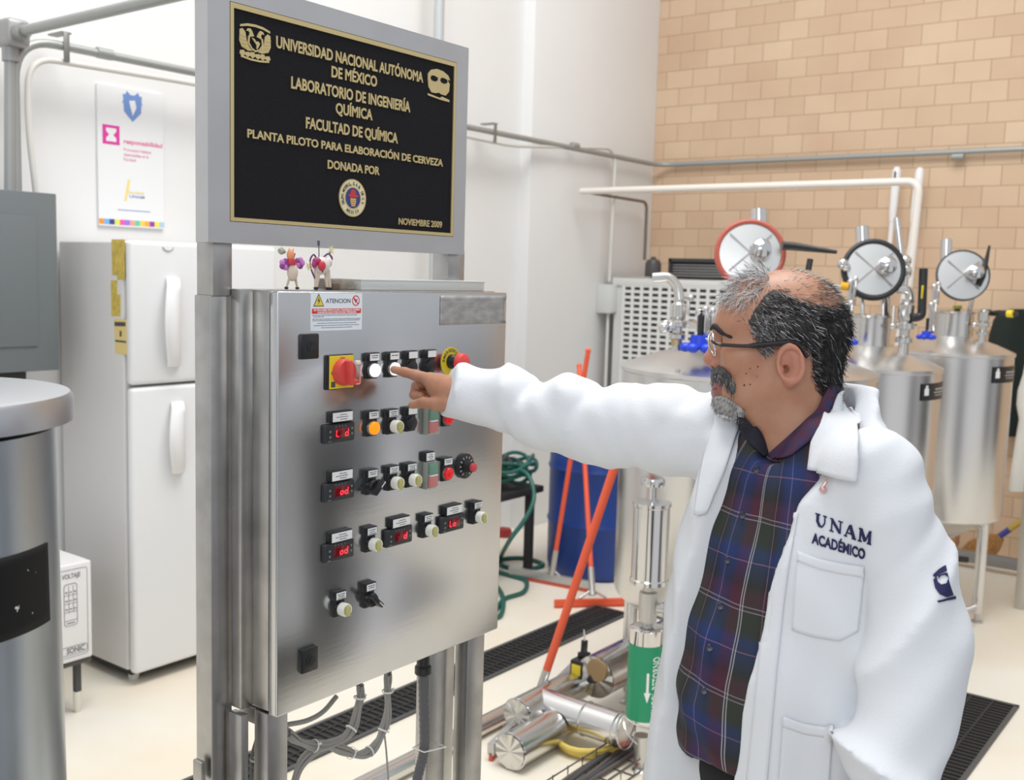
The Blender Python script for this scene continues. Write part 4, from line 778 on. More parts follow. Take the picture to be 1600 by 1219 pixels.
wingnut(PT(1092, 545, 3.68), t1, 1.35); clamp(PT(1092, 518, 3.68), t1, .065); clamp(PT(1103, 518, 3.70), t1, .06)
m = MB(); m.lathe((c1.x, c1.y, n1.z + .0), EZ, [(.20, .052), (.24, .052), (.24, .075), (.20, .075)], 48); m.build('manway_collar', M_SATIN, t1)
m = MB(); m.tube([PT(1222, 384, 3.85), PT(1240, 385, 3.85), PT(1308, 394, 3.8)], [.016, .016, .007], 10); m.build('door_lever', M_BLACK, t1)
m = MB(); m.tube([PT(1263, 422, 3.9), PT(1266, 405, 3.9)], .012, 8); m.build('vent_stub', M_BLACK, t1)
m = MB(); p = PT(1059, 580, 3.55); m.box(p - V((.007, .007, .006)), p + V((.007, .007, .006)), .002); m.build('lid_bolt', M_CASTST, t1)
# ================================================================ air unit, black bottle and box on it
ax0 = 6.30; a0, a1 = PX(947, 432, ax0), PX(1132, 434, ax0); ay1 = 3.90; ay0 = a1.y - .2; az1 = a0.z - .012
t = thing('air_conditioner', 'pale grey air conditioning unit with slotted grille standing in the corner', 'air conditioner', (ax0 + .3, (ay0 + ay1) / 2, 0))
MB().box((ax0 + .004, ay0, .04), (BX - .02, ay1, az1), .006).build('housing', mat('unit_grey', (.66, .66, .64), .45), t)
MB().box((ax0 - .01, ay0 - .01, az1 - .05), (BX - .02, ay1 + .01, az1 + .005), .006).build('top_panel', mat('unit_top', (.70, .70, .68), .4), t)
gy1 = PX(976, 440, ax0).y; gz1 = PX(980, 446, ax0).z; g = MB(); nr = 34; cw = (PX(980, 450, ax0) - PX(994, 450, ax0)).y; ch = .040
MB().box((ax0 - .001, ay0 + .03, gz1 - nr * ch), (ax0 + .006, gy1, gz1)).build('grille_dark', M_BLACKM, t)
ncx = int((gy1 - ay0 - .03) / cw)
for i in range(ncx + 1): y = gy1 - i * cw; g.box((ax0 - .0092, y - cw * .16, gz1 - nr * ch), (ax0 + .002, y + cw * .16, gz1))
for j in range(nr + 1): z = gz1 - j * ch; g.box((ax0 - .008, ay0 + .03, z - .0095), (ax0 + .002, gy1, z + .0095))
g.build('grille', mat('grille_white', (.74, .74, .72), .45), t)
bz = az1 + .006
p = PX(1021, 405, ax0 + .15); t = thing('black_bottle', 'small dark cylindrical canister on the air unit', 'canister', (p.x, p.y, bz))
MB().lathe((p.x, p.y, bz), EZ, [(.055, 0), (.057, .004), (.055, .10), (.045, .125), (.018, .138), (.018, .15)], 24).build('body', mat('bottle_dark', (.07, .065, .065), .35), t); MB().box((p.x - .10, p.y - .02, bz), (p.x + .0, p.y + .15, bz + .012), .002).build('base_plate', mat('base_tan', (.42, .40, .36), .5), t)
p0, p1 = PX(1044, 420, ax0 + .2), PX(1140, 420, ax0 + .2); zt2 = PX(1080, 404, ax0 + .2).z
t = thing('black_crate', 'black metal box with slotted front on the air unit', 'box', (p0.x + .1, (p0.y + p1.y) / 2, bz))
m = MB(); y0, y1 = p1.y - .1, p0.y; X0 = ax0 + .2
m.box((X0, y0, bz), (X0 + .25, y1, bz + .012)); m.box((X0, y0, bz), (X0 + .012, y0 + .02, zt2)); m.box((X0, y1 - .02, bz), (X0 + .012, y1, zt2)); m.box((X0 + .24, y0, bz), (X0 + .25, y1, zt2)); m.box((X0 + .0, y0, zt2 - .025), (X0 + .25, y1, zt2)); m.box((X0 + .012, y1 - .006, bz), (X0 + .24, y1, zt2 - .02)); m.box((X0 + .012, y0, bz), (X0 + .24, y0 + .006, zt2 - .02)); m.build('case', mat('crate_black', (.04, .04, .042), .45), t)
g = MB()
for k in range(5): z = bz + .02 + k * (zt2 - bz - .05) / 5; g.box((X0 + .02, y0 + .01, z), (X0 + .03, y1 - .01, z + .010))
g.build('louvre', mat('crate_grey', (.28, .28, .28), .4, .5), t)
# ================================================================ two white pole handles near the brick wall
for nm, xa, ya, xb_, yb_, lb in (('broom_pole', 1402, 261, 1389, 395, 'white broom pole with slotted grip near the brick wall, the left of two'), ('broom_pole.001', 1438, 262, 1420, 400, 'white broom pole against the brick wall, the right of two, behind the pipe bend')):
    A = PX(xa, ya, 6.82); B = PX(xb_, yb_, 6.80); d_ = (B - A).normalized(); E_ = A + d_ * ((A.z - .05) / -d_.z); t = thing(nm, lb, 'pole', tuple(E_))
    MB().tube([A + d_ * .33, E_], .015, 12).build('shaft', mat('pole_white', (.80, .78, .76), .4), t)
    m = MB(); m.tube([A, A + d_ * .02, A + d_ * .10, A + d_ * .28, A + d_ * .34], [.014, .026, .028, .024, .018], 14); m.build('grip', mat('grip_white', (.82, .81, .80), .4), t)
    if nm == 'broom_pole': MB().box(A + d_ * .05 + V((-.032, -.006, -.03)), A + d_ * .05 + V((-.026, .006, .02)), .002).build('grip_slot', M_INK, t)
    MB().box(E_ - V((.03, .10, .05)), E_ + V((.03, .10, .02)), .006).build('head', mat('head_grey', (.5, .5, .5), .6), t)
# ================================================================ clothes and bits by the brick wall, far right
def garment(name, label, outline, X, m, depth, waves):
    """outline: rows of (left px, right px, y px) from top to bottom"""
    rows = []
    for k, (xl, xr, y) in enumerate(outline):
        L, R_ = PX(xl, y, X), PX(xr, y, X); row = []
        for i in range(33):
            u = i / 32; p = L.lerp(R_, u); w_ = math.sin(math.pi * u) ** .6 * (depth * (.55 + .45 * math.sin(u * waves + k * .25)))
            row.append(V((X - w_, p.y, p.z)))
        back = [V((X + .015, p.y, p.z)) for p in reversed(row)]; rows.append(row + back)
    c0 = rows[0][16]; t = MB(); t.grid(rows, True); t.add(rows[0], [tuple(range(len(rows[0])))]); t.add(rows[-1], [tuple(reversed(range(len(rows[0]))))])
    return tag(t.build(name, m, loc=(X, c0.y, rows[-1][0].z), ang=80), label, 'clothing')
garment('dark_jacket', 'dark green jacket hanging at the far right edge', [(1578, 1640, 483), (1560, 1690, 487), (1552, 1700, 500), (1545, 1700, 525), (1540, 1700, 560), (1548, 1690, 600), (1552, 1690, 650), (1556, 1690, 682)], 6.84, mat('jacket_green', (.010, .018, .014), .85, bump=.2, bscale=60), .10, 9)
gw_ = garment('hanging_coat', 'white cloth coat hanging in front of the dark jacket at the far right edge', [(1603, 1680, 560), (1598, 1690, 585), (1590, 1700, 610), (1588, 1700, 632), (1592, 1700, 655), (1586, 1700, 690), (1580, 1700, 730), (1575, 1700, 765), (1577, 1700, 768)], 6.66, mat('cloth_white', (.72, .71, .67), .85, bump=.15, bscale=50), .09, 11)
t = thing('steel_rack', 'steel rack frame standing on the floor at the far right', 'rack', (6.1, .9, 0)); fpz = PZ(1592, 952); fq = PZ(1500, 926)
m = MB(); m.box((fpz.x + .0, fpz.y - .025, 0), (fpz.x + .05, fpz.y + .025, 1.0), .003); m.build('upright', M_CASTST, t)
fz = PX(1585, 905, 6.5)
m = MB(); m.box((6.50, .6, .035), (6.55, 2.2, .10), .003); m.build('base_rail', mat('rail_grey', (.30, .29, .28), .45, .6), t); m = MB(); m.box((fpz.x + .01, fpz.y - .02, .02), (6.52, fpz.y + .02, .09), .003); m.build('side_rail', M_CASTST, t)
m = MB(); m.box((6.52, fpz.y - .05, 0), (6.56, fpz.y, 1.0), .003); m.build('rear_upright', M_CASTST, t)
for nm, X in (('straw_broom', 6.72),):
    A = PX(1594, 816, X); B = PX(1562, 838, X); t = thing(nm, 'straw broom with blue taped handle leaning behind the tank leg', 'broom', (X, B.y + .2, .05))
    fan = [PX(*q, X) for q in ((1562, 836), (1567, 845), (1560, 862), (1545, 880), (1530, 895), (1520, 905), (1505, 900), (1498, 880), (1500, 860), (1515, 845), (1540, 836))]; m = MB(); nF = len(fan); cF = sum(fan, V()) / nF
    m.add([cF - EX * .06] + [p - EX * .02 for p in fan] + [p + EX * .03 for p in fan], [(0, 1 + i, 1 + (i + 1) % nF) for i in range(nF)] + [(1 + i, 1 + nF + i, 1 + nF + (i + 1) % nF, 1 + (i + 1) % nF) for i in range(nF)]); m.build('straw_head', mat('straw', (.42, .20, .06), .85, bump=.5, bscale=160, bstretch=(1, .15, 1), var=.35, vscale=60), t, fixn=True)
    m = MB(); d_ = (A - B); m.tube([B, B + d_ * .5], .018, 12, 0); m.tube([B + d_ * .5, B + d_ * 1.6], .018, 12, 1); m.build('handle', [mat('tape_blue', (.05, .06, .30), .4), mat('handle_gold', (.50, .34, .06), .4)], t)
p = PX(1487, 870, 6.78); t = MB(); b0, b1 = PX(1477, 912, 6.78), PX(1497, 828, 6.78); t.box((6.74, b1.y, .04), (6.86, b0.y, b1.z), .02)
tag(t.build('tan_board', mat('board_tan', (.55, .30, .16), .7, bump=.2, bscale=60, var=.2, vscale=12), loc=(6.8, p.y, 0)), 'tan upright board behind the yellow and black drain lever', 'board')
p = PX(1545, 905, 6.62); t = MB(); t.sphere(p, .06, (.7, 2.0, .5), 14, 0); t.sphere(p + V((-.03, -.10, .01)), .05, (.6, 1.2, .7), 12, 1)
tag(t.build('crumpled_bag', [mat('bag_red', (.45, .06, .05), .5), mat('bag_white', (.72, .72, .72), .5)], loc=tuple(p)), 'crumpled red and white bag on the rack rail', 'bag')
# ================================================================ barrel, dark table, hoses, squeegees
bc = PZ(934, 862); bc = V((4.97, 3.12, 0)); br_ = .285
t = thing('blue_barrel', 'dark blue plastic barrel behind the orange squeegee handles', 'barrel', tuple(bc))
MB().lathe(bc, EZ, [(br_ - .03, 0), (br_ - .01, .02), (br_, .06), (br_, .28), (br_ + .008, .30), (br_, .32), (br_, .58), (br_ + .008, .60), (br_, .62), (br_, .82), (br_ - .012, .87), (br_ - .03, .885), (br_ - .035, .87), (.001, .868)], 48).build('drum', mat('barrel_blue', (.010, .045, .24), .38), t)
for a in (1.0, 4.1): MB().cyl(bc + V((math.cos(a) * .16, math.sin(a) * .16, .866)), bc + V((math.cos(a) * .16, math.sin(a) * .16, .885)), .035, n=16).build('bung', M_BLACK, t)
tx0, tx1, ty0, ty1, tz = 4.02, 4.58, 3.30, 3.92, .50
t = thing('black_table', 'low black table with cables and hose heaped on top', 'table', ((tx0 + tx1) / 2, (ty0 + ty1) / 2, 0))
MB().box((tx0, ty0, tz - .035), (tx1 + .1, ty1, tz), .004).build('top', M_BLACKM, t)
for x in (tx0 + .04, tx1 + .04):
    for y in (ty0 + .05, ty1 - .05): MB().box((x - .02, y - .02, 0), (x + .02, y + .02, tz - .03), .002).build('leg', M_BLACKM, t)
M_HOSE = mat('hose_green', (.012, .11, .085), .45); M_HOSEK = mat('hose_black', (.02, .022, .024), .5)
rnd = random.Random(3)
for nm, mm, lb, n_ in (('green_hose_coil', M_HOSE, 'coil of dark green hose heaped on the black table', 6), ('black_cable_coil', M_HOSEK, 'tangled black cable coil on the black table', 6)):
    pts = []
    off = V((4.52, 3.46, tz + .03)) if nm[0] == 'g' else V((4.36, 3.52, tz + .04))
    for i in range(n_ * 12):
        a = i / 12 * 2 * math.pi; R_ = .13 + .03 * math.sin(i * .7) + .012 * (i // 12); pts.append(off + V((math.cos(a) * R_ * 1.15, math.sin(a) * R_ * .8, .012 + .02 * (i // 12) + .018 * math.sin(a * 1.7 + i))))
    tag(MB().tube(smooth_path(pts, 3), .011, 8).build(nm, mm, loc=tuple(off - EZ * .03)), lb, 'hose')
hp = [PT(800, 735, 5.65), PT(820, 738, 5.6), PT(832, 758, 5.55), PT(833, 785, 5.5), PT(818, 815, 5.4), PT(798, 842, 5.3), PZ(782, 872, .012), PZ(786, 884, .012), PZ(815, 890, .012), PZ(843, 886, .012), PZ(846, 880, .012), PZ(815, 872, .012), PZ(775, 876, .012), PZ(770, 890, .012), PZ(800, 900, .012), PZ(822, 908, .012), PZ(818, 925, .012), PZ(790, 935, .012), PZ(778, 948, .012), PZ(770, 965, .012), PZ(783, 960, .012), PZ(786, 935, .012), PZ(775, 915, .012), PZ(760, 905, .012)]
tag(MB().tube(smooth_path(hp, 6), .012, 9).build('garden_hose', M_HOSE, loc=tuple(hp[6])), 'green hose hanging from the table and looping over the floor', 'hose')
p = PZ(787, 838); t = MB(); t.lathe(p, EZ, [(.05, 0), (.055, .02), (.045, .05), (.02, .055)], 16); tag(t.build('red_cap', mat('cap_dark_red', (.30, .02, .02), .5), loc=tuple(p)), 'small dark red cap on the floor under the table', 'cap')
M_OR = mat('squeegee_orange', (.82, .115, .045), .4); M_ORD = mat('rubber_orange', (.62, .12, .07), .55)
def squeegee(name, label, foot, top, b0, b1, hr=.013, tall=True):
    foot, top, b0, b1 = V(foot), V(top), V(b0), V(b1); t = thing(name, label, 'squeegee', tuple((b0 + b1) / 2)); d_ = (top - foot).normalized(); bd = (b1 - b0).normalized(); nn = bd.cross(EZ).normalized()
    h = MB().tube([foot + d_ * .14, top], hr, 12).build('handle', M_OR, t); MB().sphere(top, hr * 1.15, n=10).build('end_cap', M_OR, h)
    MB().tube([foot + d_ * .03, foot + d_ * .06, foot + d_ * .17], [.020, .017, .016], 12).build('ferrule', M_CASTST, t)
    m = MB(); mid = V((foot.x, foot.y, .045)); m.tube(bent([mid - bd * .07, foot + d_ * .05 - bd * .012, foot + d_ * .05 + bd * .012, mid + bd * .07], .02), .007, 8); m.build('bracket', M_CASTST, t)
    m = MB()
    def bar(mb, z0, z1, w_): mb.add([b0 + nn * w_ + EZ * z0, b1 + nn * w_ + EZ * z0, b1 - nn * w_ + EZ * z0, b0 - nn * w_ + EZ * z0, b0 + nn * w_ + EZ * z1, b1 + nn * w_ + EZ * z1, b1 - nn * w_ + EZ * z1, b0 - nn * w_ + EZ * z1], [(3, 2, 1, 0), (4, 5, 6, 7), (0, 1, 5, 4), (1, 2, 6, 5), (2, 3, 7, 6), (3, 0, 4, 7)])
    bar(m, .022 if tall else .012, .062 if tall else .040, .012); m.build('channel', mat('channel_alu', (.55, .54, .53), .4, .7) if tall else M_OR, t); m = MB(); bar(m, .0, .03 if tall else .014, .006); m.build('blade', M_ORD, t)
e0, e1 = PZ(796, 902), PZ(921, 926); f0 = e0.lerp(e1, .53)
squeegee('squeegee', 'orange floor squeegee with the grey topped blade in front of the barrel', f0 + EZ * .03, PT(919, 548, 5.42), e0, e1)
e0, e1 = PZ(866, 950), PZ(985, 947); f0 = e0.lerp(e1, .5)
squeegee('squeegee.001', 'orange floor squeegee with an all orange blade beside the near tank', f0 + EZ * .03, PT(905, 572, 5.75), e0, e1, tall=False)
e0 = PZ(766, 1190); f0 = PZ(833, 1122); e1 = e0 + (f0 - e0) * 2.1
squeegee('squeegee.002', 'nearest orange squeegee leaning across the others with its foot behind the steel pipes', f0 + EZ * .03, PT(985, 655, 3.76), e0, e1, .016)
t = thing('orange_pole', 'orange pole lying on the floor behind the hem of the white coat', 'pole', tuple(PZ(1005, 1185))); a_, b_ = PZ(1001, 1192, .016), PZ(1075, 1040, .016)
MB().tube([a_, b_], .016, 12).build('shaft', M_OR, t); MB().sphere(a_, .019, n=12).build('end_cap', M_ORD, t)
# ================================================================ insulated glycol piping
GX, GY, PR = 3.02, 1.69, .058
t = thing('glycol_pipe', 'polished steel clad pipe standing beside the coat with a green flow label', 'pipe', (GX, GY, 0))
zz = lambda y: PT(1003, y, 3.57).z
ax = V((GX, GY, 0)); tilt = (PT(1013, 760, 3.57) - PT(1000, 1120, 3.57)); tilt = V((0, 0, 1))
M_GRN = mat('label_green', (.008, .28, .13), .35)
zg0, zg1 = zz(1118), zz(998)
MB().lathe(ax, EZ, [(PR, zz(1124)), (PR, zg0), (PR, zz(975)), (PR - .006, zz(973)), (.020, zz(972))], 40).build('clad_column', M_CHROME, t)
gl = MB().lathe(ax, EZ, [(PR + .0012, zg0), (PR + .0012, zg1)], 48, cap=False).build('green_label', M_GRN, t)
dv = (V((0, 0, 0)) - ax); dv.z = 0; ac = math.atan2(dv.y, dv.x)
def cylp(a, z, e=.0022): return V((GX + (PR + e) * math.cos(a), GY + (PR + e) * math.sin(a), z))
def wrap_text(mb, s, a_mid, zc, length, h, e=.0018):
    tmp = MB(); text_mesh(tmp, s, (0, 0, 0), EX, EY, w=length, h=h, bold=.012, ext=0)
    tmp_v = [cylp(a_mid - (v.y - h / 2) / PR, zc + length / 2 - v.x * 1.0 if False else zc - length / 2 + v.x, e) for v in tmp.v]; mb.add(tmp_v, [tuple(f) for f in tmp.f])
g = MB(); wrap_text(g, 'GLICOL RETORNO', ac + math.radians(38), (zg0 + zg1) / 2 - .005, (zg1 - zg0) * .78, .026)
am = ac + math.radians(10); sh = (zg1 - zg0)
def arrow(mb):
    z1_, z0_ = zg0 + sh * .66, zg0 + sh * .40; wv = .004 / PR; hv = .011 / PR
    mb.add([cylp(am - wv, z1_), cylp(am + wv, z1_), cylp(am + wv, z0_), cylp(am - wv, z0_), cylp(am - hv, z0_), cylp(am + hv, z0_), cylp(am, z0_ - .035)], [(0, 1, 2, 3), (4, 5, 6)])
arrow(g); g.build('white_lettering', mat('lettering_white', (.85, .87, .85), .4), gl, False, solid=.0006)
zt_ = zz(1122); ra_ = .066
el = [V((GX, GY, zt_ + .0))] + [V((GX, GY + ra_ * (1 - math.cos(a)), zt_ - ra_ * math.sin(a))) for a in np.linspace(.0, math.pi / 2, 5)]
zb_ = zt_ - ra_
o = MB().tube(el, PR + .001, 32).build('elbow', M_CHROME, t); m = MB()
for i in (1, 3, 5): 
    d_ = (el[min(i + 1, 5)] - el[i - 1]).normalized(); m.lathe(el[i] - d_ * .003, d_, [(PR + .001, 0), (PR + .004, .003), (PR + .001, .006)], 32, cap=False)
m.build('seam_ring', M_SATIN, o)
TY = PZ(808, 1118, zb_).y
MB().cyl((GX, GY + ra_, zb_), (GX, TY, zb_), PR, n=36).build('branch', mat('clad_satin', (.72, .71, .71), .2, 1), t)
for yb_ in (GY + ra_ + .02, GY + .22): MB().lathe((GX, yb_, zb_), EY, [(PR, 0), (PR + .004, .004), (PR, .008)], 36, cap=False).build('branch_band', M_SATIN, t)
xe = PZ(808, 1118, zb_).x; xr = PY(908, 1066, TY).x + .03
def fan_cap(p, R_, d, par):
    m = MB(); n = 11; p = V(p); u = EY; w = EZ; vs = [p + d * .003]; 
    for k in range(2 * n): a = math.pi * k / n; vs.append(p + (u * math.cos(a) + w * math.sin(a)) * R_ + d * (.0035 if k % 2 else .0))
    m.add(vs, [(0, 1 + k, 1 + (k + 1) % (2 * n)) for k in range(2 * n)]); m.build('fluted_cap', M_SATIN, par, False, fixn=True)
MB().cyl((xe, TY, zb_), (xr, TY, zb_), PR + .001, n=36).build('header', M_SATIN, t); fan_cap((xe - .001, TY, zb_), PR, -EX, t)
MB().lathe((xe, TY, zb_), EX, [(PR + .001, -.001), (PR + .004, .002), (PR + .001, .006)], 36, cap=False).build('header_rim', M_CHROME, t)
MB().cyl((GX - .02, GY - .01, .035), (GX - .02, GY - .01, zt_ - .05), .026, n=18).build('support_leg', M_CASTST, t); MB().lathe((GX - .02, GY - .01, 0), EZ, [(.03, 0), (.012, .012), (.012, .04)], 14).build('leveling_foot', M_CASTST, t)
# upper part: stem, hex valve, chrome cylinder, hand knob
MB().lathe(ax, EZ, [(.019, zz(976)), (.019, zz(965)), (.030, zz(964)), (.030, zz(918)), (.019, zz(916)), (.019, zz(900))], 6 if False else 16).build('hex_body', M_CASTST, t)
xr_ = RIGHT.copy(); xr_.z = 0; hx_ = MB(); hx_.lathe(ax, EZ, [(.032, zz(962)), (.032, zz(920))], 6); hx_.build('hex_block', M_CASTST, t)
m = MB(); q = ax + EZ * zz(943); m.cyl(q, q + xr_ * .062, .018, n=16); m.cyl(q + xr_ * .05, q + xr_ * .075, .024, n=8); m.cyl(q + xr_ * .07, q + xr_ * .11, .015, n=14); m.build('side_valve', M_CASTST, t)
MB().lathe(ax, EZ, [(.02, zz(905)), (PR + .006, zz(903)), (PR + .006, zz(897)), (PR + .002, zz(895)), (PR + .002, zz(783)), (PR + .006, zz(781)), (PR + .006, zz(776)), (.02, zz(774))], 48).build('chrome_cylinder', M_CHROME, t)
MB().lathe(ax, EZ, [(.014, zz(776)), (.014, zz(753)), (.02, zz(752)), (.038, zz(750)), (.040, zz(742)), (.036, zz(738)), (.001, zz(737))], 24).build('hand_knob', M_CHROME, t)
# lower pipe and far pipe of the same cladding
p = PZ(797, 1173, .07); t = thing('clad_pipe', 'lower steel clad pipe with fluted round end under the tee', 'pipe', (p.x, p.y, 0))
MB().cyl((p.x, p.y, .066), (GX - .064, p.y, .066), .062, n=36).build('cladding', M_SATIN, t); fan_cap((p.x - .001, p.y, .066), .060, -EX, t); MB().lathe((p.x, p.y, .066), EX, [(.062, -.001), (.066, .002), (.062, .006)], 36, cap=False).build('end_rim', M_CHROME, t)
p = PZ(930, 1058, .17); t = thing('clad_pipe.001', 'crinkled foil wrapped pipe end with a tan cork disc behind the green label', 'pipe', (p.x, p.y, 0))
MB().cyl((p.x, p.y, .17), (p.x + .9, p.y, .17), .08, n=28).build('cladding', mat('foil', (.70, .69, .68), .2, 1, bump=.6, bscale=22), t); MB().cyl((p.x - .012, p.y - .01, .20), (p.x + .012, p.y - .01, .20), .042, n=28).build('cork_disc', mat('cork', (.36, .24, .12), .8), t); fan_cap((p.x - .001, p.y, .17), .079, -EX, t)
MB().cyl((p.x + .3, p.y, 0), (p.x + .3, p.y, .10), .02, n=12).build('support', M_CASTST, t)
q = PT(908, 1043, 4.0); q2 = V((p.x, p.y, .17)); b = thing('valve_actuator', 'black valve actuator with yellow label beside the foil pipe', 'actuator', tuple(q)); 
m = MB(); m.box(q - V((.035, .03, .035)), q + V((.035, .03, .035)), .008); m.box(q + V((.0, -.02, .03)), q + V((.035, .02, .055)), .004); m.build('housing', M_BLACK, b)
yl_ = MB(); yl_.box(q + V((-.024, -.032, -.022)), q + V((.012, -.028, .022)), .002); yl_.box(q + V((-.037, -.02, -.02)), q + V((-.033, .02, .02)), .002); yl_.build('yellow_label', M_YEL, b)
m = MB(); m.cyl(q + V((.015, 0, .05)), q + V((.018, 0, .10)), .013, n=12); m.build('cable_gland', M_BLACK, b); MB().cyl(q + V((.018, 0, .10)), q + V((.010, 0, .145)), .004, .002, 8).build('wire', M_CLR, b)
m = MB(); m.tube([q - EZ * .03, q + V((.02, 0, -.07)), q2], [.014, .018, .022], 12); m.build('valve_stem', M_BLACKM, b); MB().tube([q + V((.03, 0, .01)), q + V((.12, -.01, .015)), q + V((.25, -.02, .03))], .004, 8).build('cable', M_TIE, b)
p = PZ(700, 1163, .03); t = thing('floor_pipe', 'long thin steel pipe lying along the floor behind the stand', 'pipe', (p.x, p.y, 0))
MB().cyl((p.x - .9, p.y, .034), (p.x + .75, p.y, .034), .033, n=24).build('pipe', M_SATIN, t)
for dx in (-.5, .3): MB().box((p.x + dx - .02, p.y - .02, 0), (p.x + dx + .02, p.y + .02, .01)).build('saddle', M_CASTST, t)
# wire tray with dark cables, low in front of the pipes
q0, q1 = PZ(775, 1213, .0), PZ(975, 1112, .0); ty = 1.74; xa, xb_ = 2.25, 3.2
t = thing('wire_tray', 'dark wire cable tray with cables lying low in front of the steel pipes', 'cable tray', ((xa + xb_) / 2, ty, 0))
g = MB()
for y, z in ((ty - .07, .005), (ty - .02, .005), (ty + .03, .005), (ty + .08, .005), (ty - .07, .05), (ty + .08, .05)): g.tube([V((xa, y, z)), V((xb_, y, z))], .0026, 6)
for i in range(12): x = xa + (xb_ - xa) * i / 11; g.tube([V((x, ty - .07, .055)), V((x, ty - .07, .004)), V((x, ty + .08, .004)), V((x, ty + .08, .055))], .0026, 6)
g.build('wire_basket', mat('tray_wire', (.13, .12, .12), .5, .5), t)
for k in range(5): MB().tube(smooth_path([V((xa + (xb_ - xa) * u, ty + .02 + .012 * k + .012 * math.sin(6 * u + k), .014 + .006 * (k % 2))) for u in np.linspace(0, 1, 7)], 4), .008, 8).build('cable', M_CABD if k % 2 else mat('cable_brown', (.12, .10, .09), .6), t)
p = PZ(925, 1163); t = MB(); pts = []
for i in range(60): a = i / 20 * 2 * math.pi; pts.append(p + V((math.cos(a) * (.13 + .008 * (i // 20)), math.sin(a) * .11, .014 + .018 * (i // 20) * .6)))
tag(t.tube(pts, .010, 8).build('yellow_hose', mat('hose_yellow', (.72, .55, .12), .4), loc=tuple(p)), 'yellow hose coil on the floor beneath the steel pipes', 'hose')
# ================================================================ the man at the panel
# shapes are grown as smooth distance fields and meshed; all lengths in metres
def vlen(a): return np.sqrt((a * a).sum(-1))
def s_round_cone(P, a, b, ra, rb):
    a, b = np.array(a, np.float32), np.array(b, np.float32); ba = b - a; t = np.clip(((P - a) @ ba) / float(ba @ ba), 0, 1)
    return vlen(P - a - t[..., None] * ba) - (ra + (rb - ra) * t)
def s_ell(P, c, r, R=None):
    q = P - np.array(c, np.float32)
    if R is not None: q = q @ np.array(R, np.float32).T
    r = np.array(r, np.float32); k0 = vlen(q / r); k1 = vlen(q / (r * r)); return k0 * (k0 - 1) / np.maximum(k1, 1e-6)
def smin(a, b, k): h = np.clip(.5 + .5 * (b - a) / k, 0, 1); return b + (a - b) * h - k * h * (1 - h)
def smax(a, b, k): return -smin(-a, -b, k)
def s_chain(P, pts, rs, k=.01):
    d = None
    for i in range(len(pts) - 1):
        e = s_round_cone(P, pts[i], pts[i + 1], rs[i], rs[i + 1]); d = e if d is None else smin(d, e, k)
    return d
def poly2d(x, y, poly):
    """signed distance to a polygon, negative inside"""
    d = np.full(x.shape, 1e9, np.float32); ins = np.zeros(x.shape, bool); n = len(poly)
    for i in range(n):
        ax, ay = poly[i]; bx, by = poly[(i + 1) % n]; ex, ey = bx - ax, by - ay; wx, wy = x - ax, y - ay
        t = np.clip((wx * ex + wy * ey) / (ex * ex + ey * ey), 0, 1); d = np.minimum(d, np.hypot(wx - ex * t, wy - ey * t))
        c = ((ay > y) != (by > y)) & (x < (bx - ax) * (y - ay) / ((by - ay) or 1e-9) + ax); ins ^= c
    return np.where(ins, -d, d)
